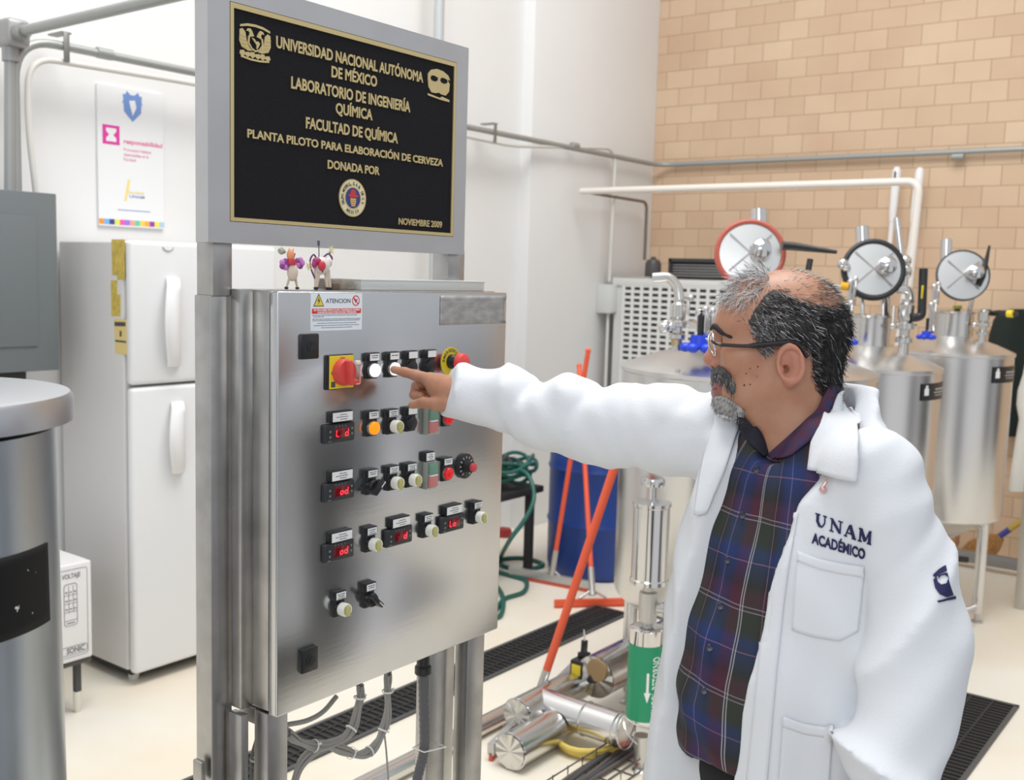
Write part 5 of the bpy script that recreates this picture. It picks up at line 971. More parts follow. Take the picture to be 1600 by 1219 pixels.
def surface(fn, lo, hi, h, relax=1):
    lo, hi = np.array(lo, float), np.array(hi, float); n = np.ceil((hi - lo) / h).astype(int) + 1
    D = np.empty(n, np.float32); ys = lo[1] + np.arange(n[1]) * h; zs = lo[2] + np.arange(n[2]) * h; Yg, Zg = np.meshgrid(ys, zs, indexing='ij')
    st = max(1, int(4e5 // (n[1] * n[2])))
    for i in range(0, n[0], st):
        xs = lo[0] + np.arange(i, min(i + st, n[0])) * h
        P = np.stack(np.broadcast_arrays(xs[:, None, None], Yg[None], Zg[None]), -1).astype(np.float32); D[i:i + len(xs)] = fn(P.reshape(-1, 3)).reshape(len(xs), n[1], n[2])
    S = D < 0; m = n - 1; cnt = np.zeros(m, np.int16); acc = np.zeros((*m, 3), np.float32); ncr = np.zeros(m, np.int16)
    cs = [(a, b, c) for a in (0, 1) for b in (0, 1) for c in (0, 1)]
    def sub(A, o): return A[o[0]:o[0] + m[0], o[1]:o[1] + m[1], o[2]:o[2] + m[2]]
    for o in cs: cnt += sub(S, o)
    act = (cnt > 0) & (cnt < 8); I = np.argwhere(act); idx = -np.ones(m, np.int64); idx[act] = np.arange(len(I))
    vals = {o: D[I[:, 0] + o[0], I[:, 1] + o[1], I[:, 2] + o[2]] for o in cs}; pos = np.zeros((len(I), 3)); nn = np.zeros(len(I))
    for o in cs:
        for ax in range(3):
            if o[ax] == 0:
                p = list(o); p[ax] = 1; p = tuple(p); a, b = vals[o], vals[p]; cr = (a < 0) != (b < 0); t = np.where(cr, a / np.where(a == b, 1, a - b), 0)
                q = np.array(o, float)[None].repeat(len(I), 0); q[:, ax] += t; pos[cr] += q[cr]; nn[cr] += 1
    vs = lo + (I + pos / nn[:, None]) * h; F_ = []
    for ax in range(3):
        u, w = (ax + 1) % 3, (ax + 2) % 3; sl0 = [slice(None)] * 3; sl1 = [slice(None)] * 3; sl0[ax] = slice(0, -1); sl1[ax] = slice(1, None)
        A, B = S[tuple(sl0)], S[tuple(sl1)]; E_ = np.argwhere(A != B); E_ = E_[(E_[:, u] > 0) & (E_[:, w] > 0) & (E_[:, u] < n[u] - 1) & (E_[:, w] < n[w] - 1)]
        if not len(E_): continue
        q = []
        for du, dw in ((-1, -1), (0, -1), (0, 0), (-1, 0)): c = E_.copy(); c[:, u] += du; c[:, w] += dw; q.append(idx[c[:, 0], c[:, 1], c[:, 2]])
        q = np.stack(q, 1); fl = ~A[E_[:, 0], E_[:, 1], E_[:, 2]]; q[fl] = q[fl][:, ::-1]; F_.append(q)
    F_ = np.concatenate(F_); F_ = F_[(F_ >= 0).all(1)]
    for _ in range(relax):
        s_ = np.zeros_like(vs); c_ = np.zeros(len(vs))
        for k in range(4): a, b = F_[:, k], F_[:, (k + 1) % 4]; np.add.at(s_, a, vs[b]); np.add.at(s_, b, vs[a]); np.add.at(c_, a, 1); np.add.at(c_, b, 1)
        vs = vs * .5 + .5 * s_ / np.maximum(c_, 1)[:, None]
    return vs, F_
def sdf_mb(fn, lo, hi, h, relax=1):
    vs, fs = surface(fn, lo, hi, h, relax); m = MB(); m.v = [V(p) for p in vs.tolist()]; m.f = [tuple(q) for q in fs.tolist()]; m.m = [0] * len(m.f); return m
def A3(v): return np.array(v, np.float32)
RH = V((RIGHT.x, RIGHT.y, 0)).normalized(); FH = V((FWD.x, FWD.y, 0)).normalized()
TF = (-RH * .787 - FH * .618).normalized(); TL = (RH * .618 - FH * .787).normalized()      # chest faces TF, his left is TL
TC = PT(1250, 800, 1.60); TC = V((TC.x, TC.y, 0))
man = thing('person', 'grey haired man in a white lab coat and plaid shirt pressing a panel button', 'person', (TC.x, TC.y, 0))
tfa, tla, tca = A3(TF), A3(TL), A3(TC)
def lvl(z, tab):
    zs = [t[0] for t in tab]; return [np.interp(z, zs, [t[k] for t in tab]).astype(np.float32) for k in range(1, len(tab[0]))]
def torso(P, tab):
    q = P - tca; l = q @ tla; f = q @ tfa; z = P[:, 2]; aL, aR, b, bb, sh = lvl(z, tab); f = f - sh
    a = np.where(l > 0, aL, aR); bq = np.where(f > 0, b, bb); r = np.sqrt((l / a) ** 2 + (f / bq) ** 2); return (r - 1) * np.minimum(a, bq), l, f, r
# ---------------------------------------------------------------- skin: head, neck, hands in one body
HC = PT(1215, 530, 1.62)
yaw = math.radians(9)
HF = (-RIGHT * math.cos(yaw) + FWD * math.sin(yaw)).normalized(); HF = (HF + UPV * 0.0).normalized(); HU = (UPV - HF * UPV.dot(HF)).normalized(); HL = HU.cross(HF)      # his left, towards the camera
if HL.dot(FWD) > 0: HL = -HL
HM = np.array([HF, HL, HU], np.float32); hca = A3(HC)
MMS = 1.62 / F                                  # metres per photo pixel at the head
def hp(x, y): return ((1215 - x) * MMS * 1.0, (530 - y) * MMS)
def head_sdf(H):
    ab = H.copy(); ab[:, 1] = np.abs(H[:, 1]); mm = .001
    e = lambda c, r, Q=H: s_ell(Q, [k * mm for k in c], [k * mm for k in r])
    c = lambda a, b, ra, rb, Q=H: s_round_cone(Q, [k * mm for k in a], [k * mm for k in b], ra * mm, rb * mm)
    d = e((-8, 0, 22), (94, 74, 84)); d = smin(d, e((42, 0, 14), (48, 60, 58)), .03); d = smin(d, e((36, 0, -52), (55, 52, 62)), .03)
    d = smin(d, c((-8, 44, -60), (70, 16, -92), 21, 15, ab), .035); d = smin(d, e((74, 0, -92), (19, 24, 20)), .02)
    d = smin(d, e((56, 42, -30), (26, 22, 22), ab), .025); d = smin(d, c((84, 8, 18), (66, 44, 18), 10, 11, ab), .014)
    d = smin(d, e((80, 0, -66), (17, 27, 22)), .02)
    d = smax(d, -e((93, 31, -2), (15, 16, 11), ab), .010); d = smin(d, e((73, 31, -3), (12, 15, 12), ab), .004); d = smin(d, c((83, 20, 8), (70, 44, 5), 4.5, 5, ab), .005)
    d = smin(d, c((76, 20, 6), (64, 44, 4), 5, 5, ab), .006)
    d = smin(d, c((87, 0, 8), (98, 0, -27), 8.5, 12), .012); d = smin(d, e((98.5, 0, -31), (13.5, 12.5, 11.5)), .006); d = smin(d, e((87, 14, -36), (12.5, 9, 9.5), ab), .005)
    d = smax(d, -e((93, 7, -44), (6, 4, 5), ab), .004)
    d = smin(d, c((93, 0, -70), (86, 20, -73), 5.0, 3.0, ab), .006); d = smin(d, c((93, 0, -82), (86, 18, -80), 5.5, 3.0, ab), .006); d = smax(d, -c((101, 0, -76.5), (92, 24, -76), 1.6, 1.6, ab), .003)
    d = smax(d, -c((88, 22, -46), (76, 36, -78), 2, 2, ab), .010)
    # neck
    d = smin(d, c((-26, 0, -60), (-42, 0, -230), 57, 66), .03); d = smin(d, c((20, 0, -112), (2, 0, -190), 30, 42), .03)
    # ears
    E_ = (ab - np.array([-11, 73, -41], np.float32) * mm) / .87; ca, sa = math.cos(.14), math.sin(.14); ex = E_[:, 0] * ca - E_[:, 2] * sa; ez = E_[:, 0] * sa + E_[:, 2] * ca; ey = E_[:, 1] - .0015 + ex * .28
    rr = np.sqrt((ex / .0225) ** 2 + ((ez - .001) / .0345) ** 2); shp = (rr - 1) * .0225
    rim = np.sqrt((shp + .0032) ** 2 + (ey - .0085) ** 2) - .0042; disc = smax(np.abs(ey - .001) - .0042, shp + .002, .003); lobe = s_ell(np.stack([ex, ey, ez], -1), (.004, .002, -.0285), (.0115, .006, .0115))
    E3 = np.stack([ex, ey, ez], -1); conc = smin(s_ell(E3, (.005, .0105, -.003), (.0125, .0105, .0175)), s_ell(E3, (-.003, .011, .014), (.0135, .008, .011)), .004)
    ear = smin(smin(disc, rim, .003), lobe, .004); ear = smax(ear, -conc, .002)
    anti = np.sqrt((np.sqrt((ex / .0135) ** 2 + ((ez + .002) / .021) ** 2) * .0135 - .0125) ** 2 + (ey - .0035) ** 2) - .0030; anti = np.where(ex > -.001, .02, anti)
    hole = s_ell(E3, (.0085, .001, -.007), (.0055, .012, .0065)); ear = smin(ear, anti, .003); d = smin(d, ear * .87, .004); d = smax(d, -hole * .87, .002)
    return smin(d, .87 * s_ell(E3, (.0165, .004, -.006), (.006, .006, .008)), .003)
def to_h(P): return (P - hca) @ HM.T
def from_h(f, l, u): return HC + HF * f + HL * l + HU * u
# right hand on the button
tipc = PY(615.5, 577.5, 1.3888)
WR = PT(712, 614, 1.915)
hand_chains = [
    ([PT(672, 594, 1.95), PT(650, 586.5, 1.985), PT(632, 581.5, 2.0), tipc], [.0125, .0102, .0092, .0076]),                       # index
    ([PT(677, 594, 1.972), PT(651, 603, 2.006), PT(647, 617, 1.990), PT(658, 618, 1.972)], [.0112, .0095, .0085, .0070]),         # middle, curled
    ([PT(683, 601, 1.985), PT(660, 606, 2.014), PT(656, 620, 1.998), PT(667, 622, 1.980)], [.0106, .0090, .0080, .0068]),         # ring, curled
    ([PT(690, 610, 1.990), PT(672, 613, 2.016), PT(668, 622, 2.000), PT(676, 624, 1.986)], [.0095, .0078, .0070, .0062]),         # little, curled
    ([PT(699, 630, 1.905), PT(682, 632, 1.912), PT(662, 629, 1.930), PT(644.5, 632.5, 1.948)], [.0160, .0125, .0098, .0080]),     # thumb
]
def hand_sdf(P):
    d = s_round_cone(P, WR, PT(688, 605, 1.938), .027, .024); d = smin(d, s_round_cone(P, WR, PT(742, 619, 1.905), .024, .022), .01)
    for ch, rs in hand_chains[:4]: d = smin(d, s_round_cone(P, PT(697, 610, 1.93), ch[0], .019, rs[0] + .0015), .012)
    d = smin(d, s_round_cone(P, PT(700, 622, 1.918), PT(684, 606, 1.945), .02, .014), .012)
    for ch, rs in hand_chains: d = smin(d, s_chain(P, ch, rs, .004), .005)
    return d
ah = [A3(HC) - .30, A3(HC) + .14]
def bbox(pts, pad): pts = np.array([tuple(p) for p in pts]); return pts.min(0) - pad, pts.max(0) + pad
hlo, hhi = bbox([from_h(f, l, u) for f in (-.12, .12) for l in (-.10, .10) for u in (-.22, .12)], .004)
body = sdf_mb(lambda P: head_sdf(to_h(P)), hlo, hhi, .0022, 2)
hpts = [p for ch, _ in hand_chains for p in ch] + [PT(740, 622, 1.88)]
blo, bhi = bbox(hpts, .035); hand = sdf_mb(hand_sdf, blo, bhi, .0020, 2)
# left hand hanging beside the coat, below the picture
LW = PT(1362, 1330, 1.342); ld = (V((0, 0, -1)) + TF * .15).normalized(); ls_ = TF
lh = []
for k, (o_, L) in enumerate(((.028, .075), (.010, .083), (-.010, .078), (-.027, .062))):
    b0 = LW + ld * .09 + ls_ * o_; b1 = b0 + ld * L * .5 - TL * .006; b2 = b1 + ld * L * .35 - TL * .016; lh.append(([LW + ld * .02 + ls_ * o_ * .6, b0, b1, b2], [.014, .0105, .0088, .007]))
lh.append(([LW + ld * .02 + ls_ * .022, LW + ld * .055 + ls_ * .046, LW + ld * .085 + ls_ * .055 - TL * .01, LW + ld * .11 + ls_ * .055 - TL * .018], [.016, .012, .010, .008]))
def lhand_sdf(P):
    d = s_round_cone(P, LW - ld * .06, LW + ld * .04, .026, .024)
    for ch, rs in lh: d = smin(d, s_chain(P, ch, rs, .004), .008)
    return d
llo, lhi = bbox([p for ch, _ in lh for p in ch] + [LW - ld * .06], .035); lhand = sdf_mb(lhand_sdf, llo, lhi, .003, 2)
# arms and neck column under the clothes join head and hands into one body
RS, LS = PT(1105, 668, 1.74), PT(1364, 744, 1.475)
RE = PT(900, 655, 1.84); LE = PT(1432, 985, 1.43)
NB = HC - HU * .20 - HF * .04
body_core = [([LW - ld * .05, LE, LS, NB, RS, RE, PT(742, 619, 1.905)], [.024, .032, .042, .05, .042, .032, .022])]
M_SKIN = mat('skin', (.465, .238, .148), .46, var=.22, vscale=28, vcol=(.41, .190, .115), sss=.12, bump=.06, bscale=420)
b_ = MB(); b_.v = list(body.v); b_.f = list(body.f); b_.m = list(body.m)
for q in (hand, lhand): b_.add(q.v, q.f)
core = sdf_mb(lambda P: s_chain(P, body_core[0][0], body_core[0][1], .02), *bbox(body_core[0][0], .07), .011, 1); b_.add(core.v, core.f)
SIDE0 = [((1215 - x) * MMS, (530 - y) * MMS) for x, y in ((1166, 508), (1178, 486), (1192, 466), (1205, 457), (1238, 478), (1272, 490), (1300, 488), (1322, 474), (1345, 500), (1345, 590), (1300, 616), (1278, 608), (1266, 592), (1260, 560), (1243, 543), (1215, 540), (1198, 546), (1186, 545), (1176, 526))]
nb_ = len(body.f); Hv = to_h(np.array([tuple(v) for v in body.v], np.float32))
f0_ = np.array([f[0] for f in body.f]); sd_ = poly2d(Hv[f0_, 0], Hv[f0_, 2], SIDE0)
for k in range(nb_):
    h_ = Hv[body.f[k][0]]; ax_ = abs(h_[1])
    if sd_[k] < 0 and not (ax_ > .072 and h_[2] < -.006): b_.m[k] = 3; continue
    if ax_ > .066 and abs(h_[0] + .011) < .026 and -.078 < h_[2] < -.008 and ax_ > .070: b_.m[k] = 1
    elif h_[0] > .084 and -.090 < h_[2] < -.066: b_.m[k] = 2
    elif h_[0] > .088 and -.046 < h_[2] < -.016: b_.m[k] = 1
skin = b_.build('body', [M_SKIN, mat('skin_ruddy', (.48, .215, .145), .45, var=.15, vscale=60, vcol=(.47, .20, .13), sss=.12), mat('skin_lip', (.27, .10, .085), .45), mat('scalp_under_hair', (.075, .058, .052), .6, var=.5, vscale=90)], man, ang=180)
# fingernails
def nail(tip, prev, up, w_, n_):
    d = (tip - prev).normalized(); up = (up - d * up.dot(d)).normalized(); s = d.cross(up); m = MB(); rows = []
    for i in range(5): rows.append([tip - d * (.005 - .0028 * i) + s * (w_ * (j / 3 - 1)) + up * (.0066 - .0022 * (j / 3 - 1) ** 2 - .0002 * i * i) for j in range(7)])
    m.grid(rows); return m.build('fingernail', mat('nail', (.56, .30, .22), .3), man, solid=.0006)
nail(hand_chains[4][0][3], hand_chains[4][0][2], -FWD + UPV * .25, .0062, 0)
# ---------------------------------------------------------------- face details
def on_head(x, y, off=0.0):
    """point of the near side of the head under a photo position"""
    o = CAM; d = ray(x, y).normalized(); t = 1.35
    for _ in range(60):
        p = o + d * t; s = float(head_sdf(to_h(A3(p)[None]))[0]); t += s * .9
        if abs(s) < 2e-4: break
    return CAM + d * (t - off)
def field_normal(fn, p, e=.003):
    p = A3(p); g = [float(fn((p + A3(x))[None])[0] - fn((p - A3(x))[None])[0]) for x in ((e, 0, 0), (0, e, 0), (0, 0, e))]; return V(g).normalized()
fh = lambda P: head_sdf(to_h(P))
m = MB()
for sgn in (1, -1): m.sphere(from_h(.0752, .0285 * sgn, -.003), .0100, n=14, mi=0); m.sphere(from_h(.0815, .0285 * sgn, -.003), .0050, n=10, mi=1)
m.build('eyes', [mat('eye_white', (.62, .58, .54), .15), mat('iris_dark', (.02, .012, .008), .1)], man)
# hair: dark at the sides and back, thin and grey in front
SIDE = [hp(*p) for p in ((1158, 505), (1172, 482), (1187, 462), (1203, 452), (1238, 474), (1272, 486), (1300, 484), (1322, 470), (1345, 500), (1345, 590), (1303, 620), (1276, 612), (1264, 592), (1258, 560), (1243, 543), (1215, 538), (1196, 546), (1182, 548), (1172, 526))]
FRONT = [hp(*p) for p in ((1108, 470), (1112, 430), (1150, 405), (1196, 405), (1206, 440), (1190, 462), (1168, 480), (1146, 478), (1134, 462), (1126, 472))]
def hairwob(H): return .0016 * np.sin(H[:, 0] * 190 + 9 * np.sin(H[:, 2] * 60)) * np.sin(H[:, 2] * 230 + 5 * np.sin(H[:, 0] * 80)) + .0012 * np.sin(H[:, 0] * 420 + H[:, 2] * 310) * np.sin(H[:, 1] * 350)
BASE = [hp(*p) for p in ((1196, 520), (1208, 494), (1225, 487), (1248, 492), (1275, 496), (1300, 494), (1322, 482), (1345, 505), (1345, 590), (1303, 618), (1276, 610), (1264, 592), (1258, 560), (1243, 543), (1224, 535), (1208, 537))]
def hair_side(P):
    H = to_h(P); d = head_sdf(H); m_ = poly2d(H[:, 0], H[:, 2], BASE); th = .0045 + .003 * np.clip((.03 - H[:, 2]) / .06, 0, 1); r_ = smax(d - th - hairwob(H) * .8, m_ + .003 + hairwob(H) * 3, .016)
    ear = s_ell(np.stack([H[:, 0], np.abs(H[:, 1]), H[:, 2]], -1), (-.010, .085, -.043), (.024, .022, .036)); return smax(r_, -ear, .004)
def hair_front(P):
    H = to_h(P); d = head_sdf(H); m_ = poly2d(H[:, 0], H[:, 2], FRONT); return smax(d - .0035 - hairwob(H), m_ + .003 + hairwob(H) * 2, .006)
M_HB = mat('hair_black', (.012, .011, .012), .6, var=1, vscale=55, vcol=(.034, .032, .032), bump=.5, bscale=300, bstretch=(1, 1, .35)); M_HG = mat('hair_grey', (.20, .19, .19), .5); M_HW = mat('hair_white', (.66, .65, .66), .45); M_HD = mat('hair_strand_black', (.012, .011, .012), .4)
hs = sdf_mb(hair_side, hlo - .02, hhi + .02, .0035, 1); hair = hs.build('hair', M_HB, man, ang=180)
rnd = random.Random(11)
def strands(name, mb_src, n, pick, flow, length, lift, mats, choose, parent, r0=.00042, curl=.35, segs=5):
    fs = mb_src.f; V_ = mb_src.v; m = MB(); ok = 0; tries = 0
    while ok < n and tries < n * 30:
        tries += 1; f = rnd.choice(fs); w4 = [rnd.random() for _ in f]; s_ = sum(w4); p = sum((V_[i] * (w / s_) for i, w in zip(f, w4)), V()); H = to_h(A3(p)[None])[0]
        if not pick(H): continue
        nrm = (V_[f[1]] - V_[f[0]]).cross(V_[f[3]] - V_[f[0]]).normalized()
        if nrm.dot(p - HC) < 0: nrm = -nrm
        fl = flow(H); fw = HF * fl[0] + HL * fl[1] + HU * fl[2]; L = length(H) * rnd.uniform(.6, 1.3); pts = [p - nrm * .001]; d = (fw + nrm * lift * rnd.uniform(.4, 1.4) + V((rnd.gauss(0, curl), rnd.gauss(0, curl), rnd.gauss(0, curl)))).normalized(); cv = V((rnd.gauss(0, curl), rnd.gauss(0, curl), rnd.gauss(0, curl)))
        for k in range(segs): pts.append(pts[-1] + d * (L / segs)); d = (d + fw * .22 - nrm * lift * .25 + cv * .35).normalized()
        m.tube(pts, [r0] * segs + [r0 * .3], 3, choose(H), cap=False); ok += 1
    return m.build(name, mats, parent, ang=180)
def side_flow(H): x = H[0]; return (-.75, .0, -.65) if x > -.06 else (-.25, .0, -.95)
def side_col(H):
    g = .62 if H[0] > -.005 and H[2] < .035 else (.26 if H[0] > -.05 else .08); u = rnd.random(); return (2 if u < g * .35 else 1) if u < g else 0
STR = [M_HD, M_HG, M_HW]
strands('hair_strands', hs, 9000, lambda H: H[1] > -.035 and H[0] > -.2, side_flow, lambda H: .015, .10, STR, side_col, hair, .00032, .34)
inner = MB(); inner.v = body.v; inner.f = [body.f[k] for k in range(nb_) if sd_[k] < .002 and poly2d(Hv[f0_[k]][None, 0], Hv[f0_[k]][None, 2], BASE)[0] > -.006 and Hv[f0_[k]][1] > -.02 and not (abs(Hv[f0_[k]][0] + .012) < .030 and Hv[f0_[k]][2] < -.002)]
strands('temple_strands', inner, 6500, lambda H: True, side_flow, lambda H: .014, .14, STR, side_col, hair, .00034, .36, 4)
edge = MB(); edge.v = body.v; edge.f = [f for f in body.f if abs(poly2d(Hv[f[0]][None, 0], Hv[f[0]][None, 2], SIDE)[0] + .004) < .0095 and Hv[f[0]][1] > -.02 and not (abs(Hv[f[0]][0] + .012) < .030 and Hv[f[0]][2] < -.002)]
strands('hairline_strands', edge, 3200, lambda H: True, side_flow, lambda H: .012, .08, STR, side_col, hair, .0003, .34, 4)
hf_ = sdf_mb(hair_front, hlo - .02, hhi + .02, .003, 1)
scalp = MB(); scalp.v = body.v; scalp.f = [f for f in body.f if to_h(A3(body.v[f[0]])[None])[0][2] > .022 and to_h(A3(body.v[f[0]])[None])[0][1] > -.07]
fpick = lambda H: poly2d(np.array([H[0]]), np.array([H[2]]), FRONT)[0] < .002
strands('grey_forelock', hf_, 1700, lambda H: H[1] > -.06, lambda H: (.75, .25, .05) if H[2] > .085 else (.45, .2, -.65), lambda H: .027, .24, STR, lambda H: (2 if rnd.random() < .78 else 1) if rnd.random() < .95 else 0, hair, .00036, .38)
strands('thin_crown_hair', scalp, 3200, lambda H: H[2] > .02 and not fpick(H) and rnd.random() < (1.0 if H[0] < -.05 or H[2] > .098 else .35) + (.8 if H[2] < .065 else 0), lambda H: (-.8, -.15, -.12), lambda H: .012, .05, STR, lambda H: (2 if rnd.random() < .5 else 1) if rnd.random() < (.85 if H[2] > .09 else .2) else 0, hair, .00024, .25, 4)
# moustache, goatee, brows
STASH = [hp(*p) for p in ((1110, 577), (1126, 571), (1140, 583), (1149, 602), (1149, 618), (1141, 617), (1134, 604), (1124, 599), (1112, 599))]
BEARD = [hp(*p) for p in ((1112, 622), (1124, 617), (1138, 620), (1150, 630), (1166, 642), (1160, 656), (1138, 656), (1120, 650), (1114, 636))]
def beard(poly, th): return lambda P: smax(head_sdf(to_h(P)) - th - hairwob(to_h(P)), poly2d(to_h(P)[:, 0], to_h(P)[:, 2], poly) + .001 + hairwob(to_h(P)) * .7, .005)
flo, fhi = bbox([from_h(f, l, u) for f in (.03, .12) for l in (-.06, .06) for u in (-.14, -.03)], .003)
st_ = sdf_mb(beard(STASH, .0042), flo, fhi, .0017, 1); be_ = sdf_mb(beard(BEARD, .0042), flo, fhi, .0017, 1)
mo = st_.build('moustache', mat('moustache_grey', (.095, .09, .09), .6, bump=.5, bscale=320, var=.5, vscale=90), man, ang=180); go = be_.build('goatee', mat('goatee_grey', (.42, .405, .395), .6, bump=.5, bscale=320, var=.4, vscale=90), man, ang=180)
strands('moustache_strands', st_, 1000, lambda H: True, lambda H: (-.1, .15, -.95), lambda H: .009, .15, STR, lambda H: rnd.choice((0, 0, 1, 1, 1, 2)), mo, .0003, .2, 4); strands('goatee_strands', be_, 900, lambda H: True, lambda H: (.2, .1, -.95), lambda H: .008, .18, STR, lambda H: rnd.choice((1, 1, 2, 2, 2, 0)), go, .0003, .25, 4)
for sgn in (1, -1):
    path = [(.0935, .012 * sgn, .018), (.090, .022 * sgn, .019), (.080, .036 * sgn, .012), (.066, .050 * sgn, .0)]; path = [from_h(*q) for q in path]; pr = []
    for q in path: n_ = field_normal(fh, q); s = float(fh(A3(q)[None])[0]); pr.append(q - n_ * (s - .001))
    m = MB(); m.tube(smooth_path(pr, 5), [.0035] * 3 + [.0048] * 8 + [.0034] * 4 + [.0015], 10); m.build('eyebrow', mat('brow_black', (.014, .012, .012), .7, bump=.6, bscale=400), man)
for x, y, r in ((1172, 576, .0011), (1184, 573, .0012), (1166, 584, .0011), (1163, 602, .0015), (1172, 601, .0012), (1183, 588, .0008)):
    p = on_head(x, y); m = MB().sphere(p, r, n=8); m.build('mole', mat('mole', (.12, .05, .03), .6), man)
# glasses
gl = MB(); t0 = from_h(.088, .072, -.011); t1 = from_h(.050, .0785, -.0135); t2 = from_h(.008, .0795, -.010); t3_ = from_h(-.018, .0785, -.010); t4 = from_h(-.036, .074, -.030)
gl.tube(smooth_path([t0, t1, t2, t3_, t4], 5), [.0028] * 6 + [.0042] * 8 + [.0030] * 7, 8); r_ = [from_h(f, -l, u) for f, l, u in ((.088, .072, -.011), (.050, .0785, -.0135), (.008, .0795, -.010), (-.018, .0785, -.010), (-.036, .074, -.030))]; gl.tube(smooth_path(r_, 5), .0026, 8)
gl.tube(smooth_path([from_h(.100, .060, -.005), from_h(.096, .070, -.009), t0], 4), .0024, 8); gl.tube(smooth_path([from_h(.100, -.060, -.005), from_h(.096, -.070, -.009), r_[0]], 4), .0024, 8)
G = gl.build('glasses', mat('frame_black', (.012, .010, .012), .25), man); G['label'] = 'thin glasses with black temples and pale rims'
for sgn in (1, -1):
    ring_ = [from_h(.104 - .006 * (abs(math.cos(a) * .024 * sgn + .034 * sgn) - .01) / .05 - .006 * (math.sin(a) < 0) * -math.sin(a), sgn * (.034 + .0255 * math.cos(a)), -.008 + .0185 * math.sin(a)) for a in [2 * math.pi * k / 28 for k in range(28)]]
    MB().tube(ring_, .0014, 6, closed=True).build('rim', mat('rim_silver', (.72, .72, .72), .2, .9), G); m = MB(); cc_ = sum(ring_, V()) / 28 + HF * .002; m.add([cc_] + ring_, [(0, 1 + k, 1 + (k + 1) % 28) for k in range(28)]); m.build('lens', mat('lens_glass', (.95, .97, .97), .02, alpha=.12), G)
MB().tube(smooth_path([from_h(.104, .010, -.002), from_h(.108, 0, .002), from_h(.104, -.010, -.002)], 5), .0014, 6).build('bridge', mat('rim_silver', (.72, .72, .72), .2, .9), G)
# ---------------------------------------------------------------- shirt
SHIRT = [(.80, .165, .165, .120, .10, .010), (.92, .172, .172, .135, .11, .020), (1.02, .172, .172, .140, .11, .026), (1.14, .172, .172, .126, .11, .018), (1.28, .168, .168, .106, .10, .006), (1.36, .150, .150, .094, .09, .0), (1.42, .115, .115, .082, .085, -.012), (1.455, .078, .078, .078, .08, -.02), (1.50, .062, .062, .072, .075, -.02)]
def shirt_sdf(P):
    d, l, f, r = torso(P, SHIRT); z = P[:, 2]
    d = d + .0022 * np.sin(z * 55 + l * 30 + 2 * np.sin(f * 20 + z * 11)) * np.clip((1.38 - z) / .1, 0, 1) + .0014 * np.sin(l * 90 + z * 25)
    d = smax(d, z - 1.455, .01); vneck = np.where(l > 0, l * 1.5, -l * .9) + (1.40 - z) * .42; d = smax(d, -np.maximum(np.maximum(vneck - .030, -(f - .03)), 1.385 - z), .006)
    return smax(d, .915 + .02 * np.cos(l * 14) - z, .006)
slo, shi = bbox([TC + TL * l + TF * f + EZ * z for l in (-.2, .2) for f in (-.16, .19) for z in (.80, 1.50)], .01)
sm = sdf_mb(shirt_sdf, slo, shi, .006, 2)
sm.uv = []
for p in sm.v: q = p - TC; sm.uv.append((math.atan2(q.dot(TL), q.dot(TF) - .01) * .135, p.z))
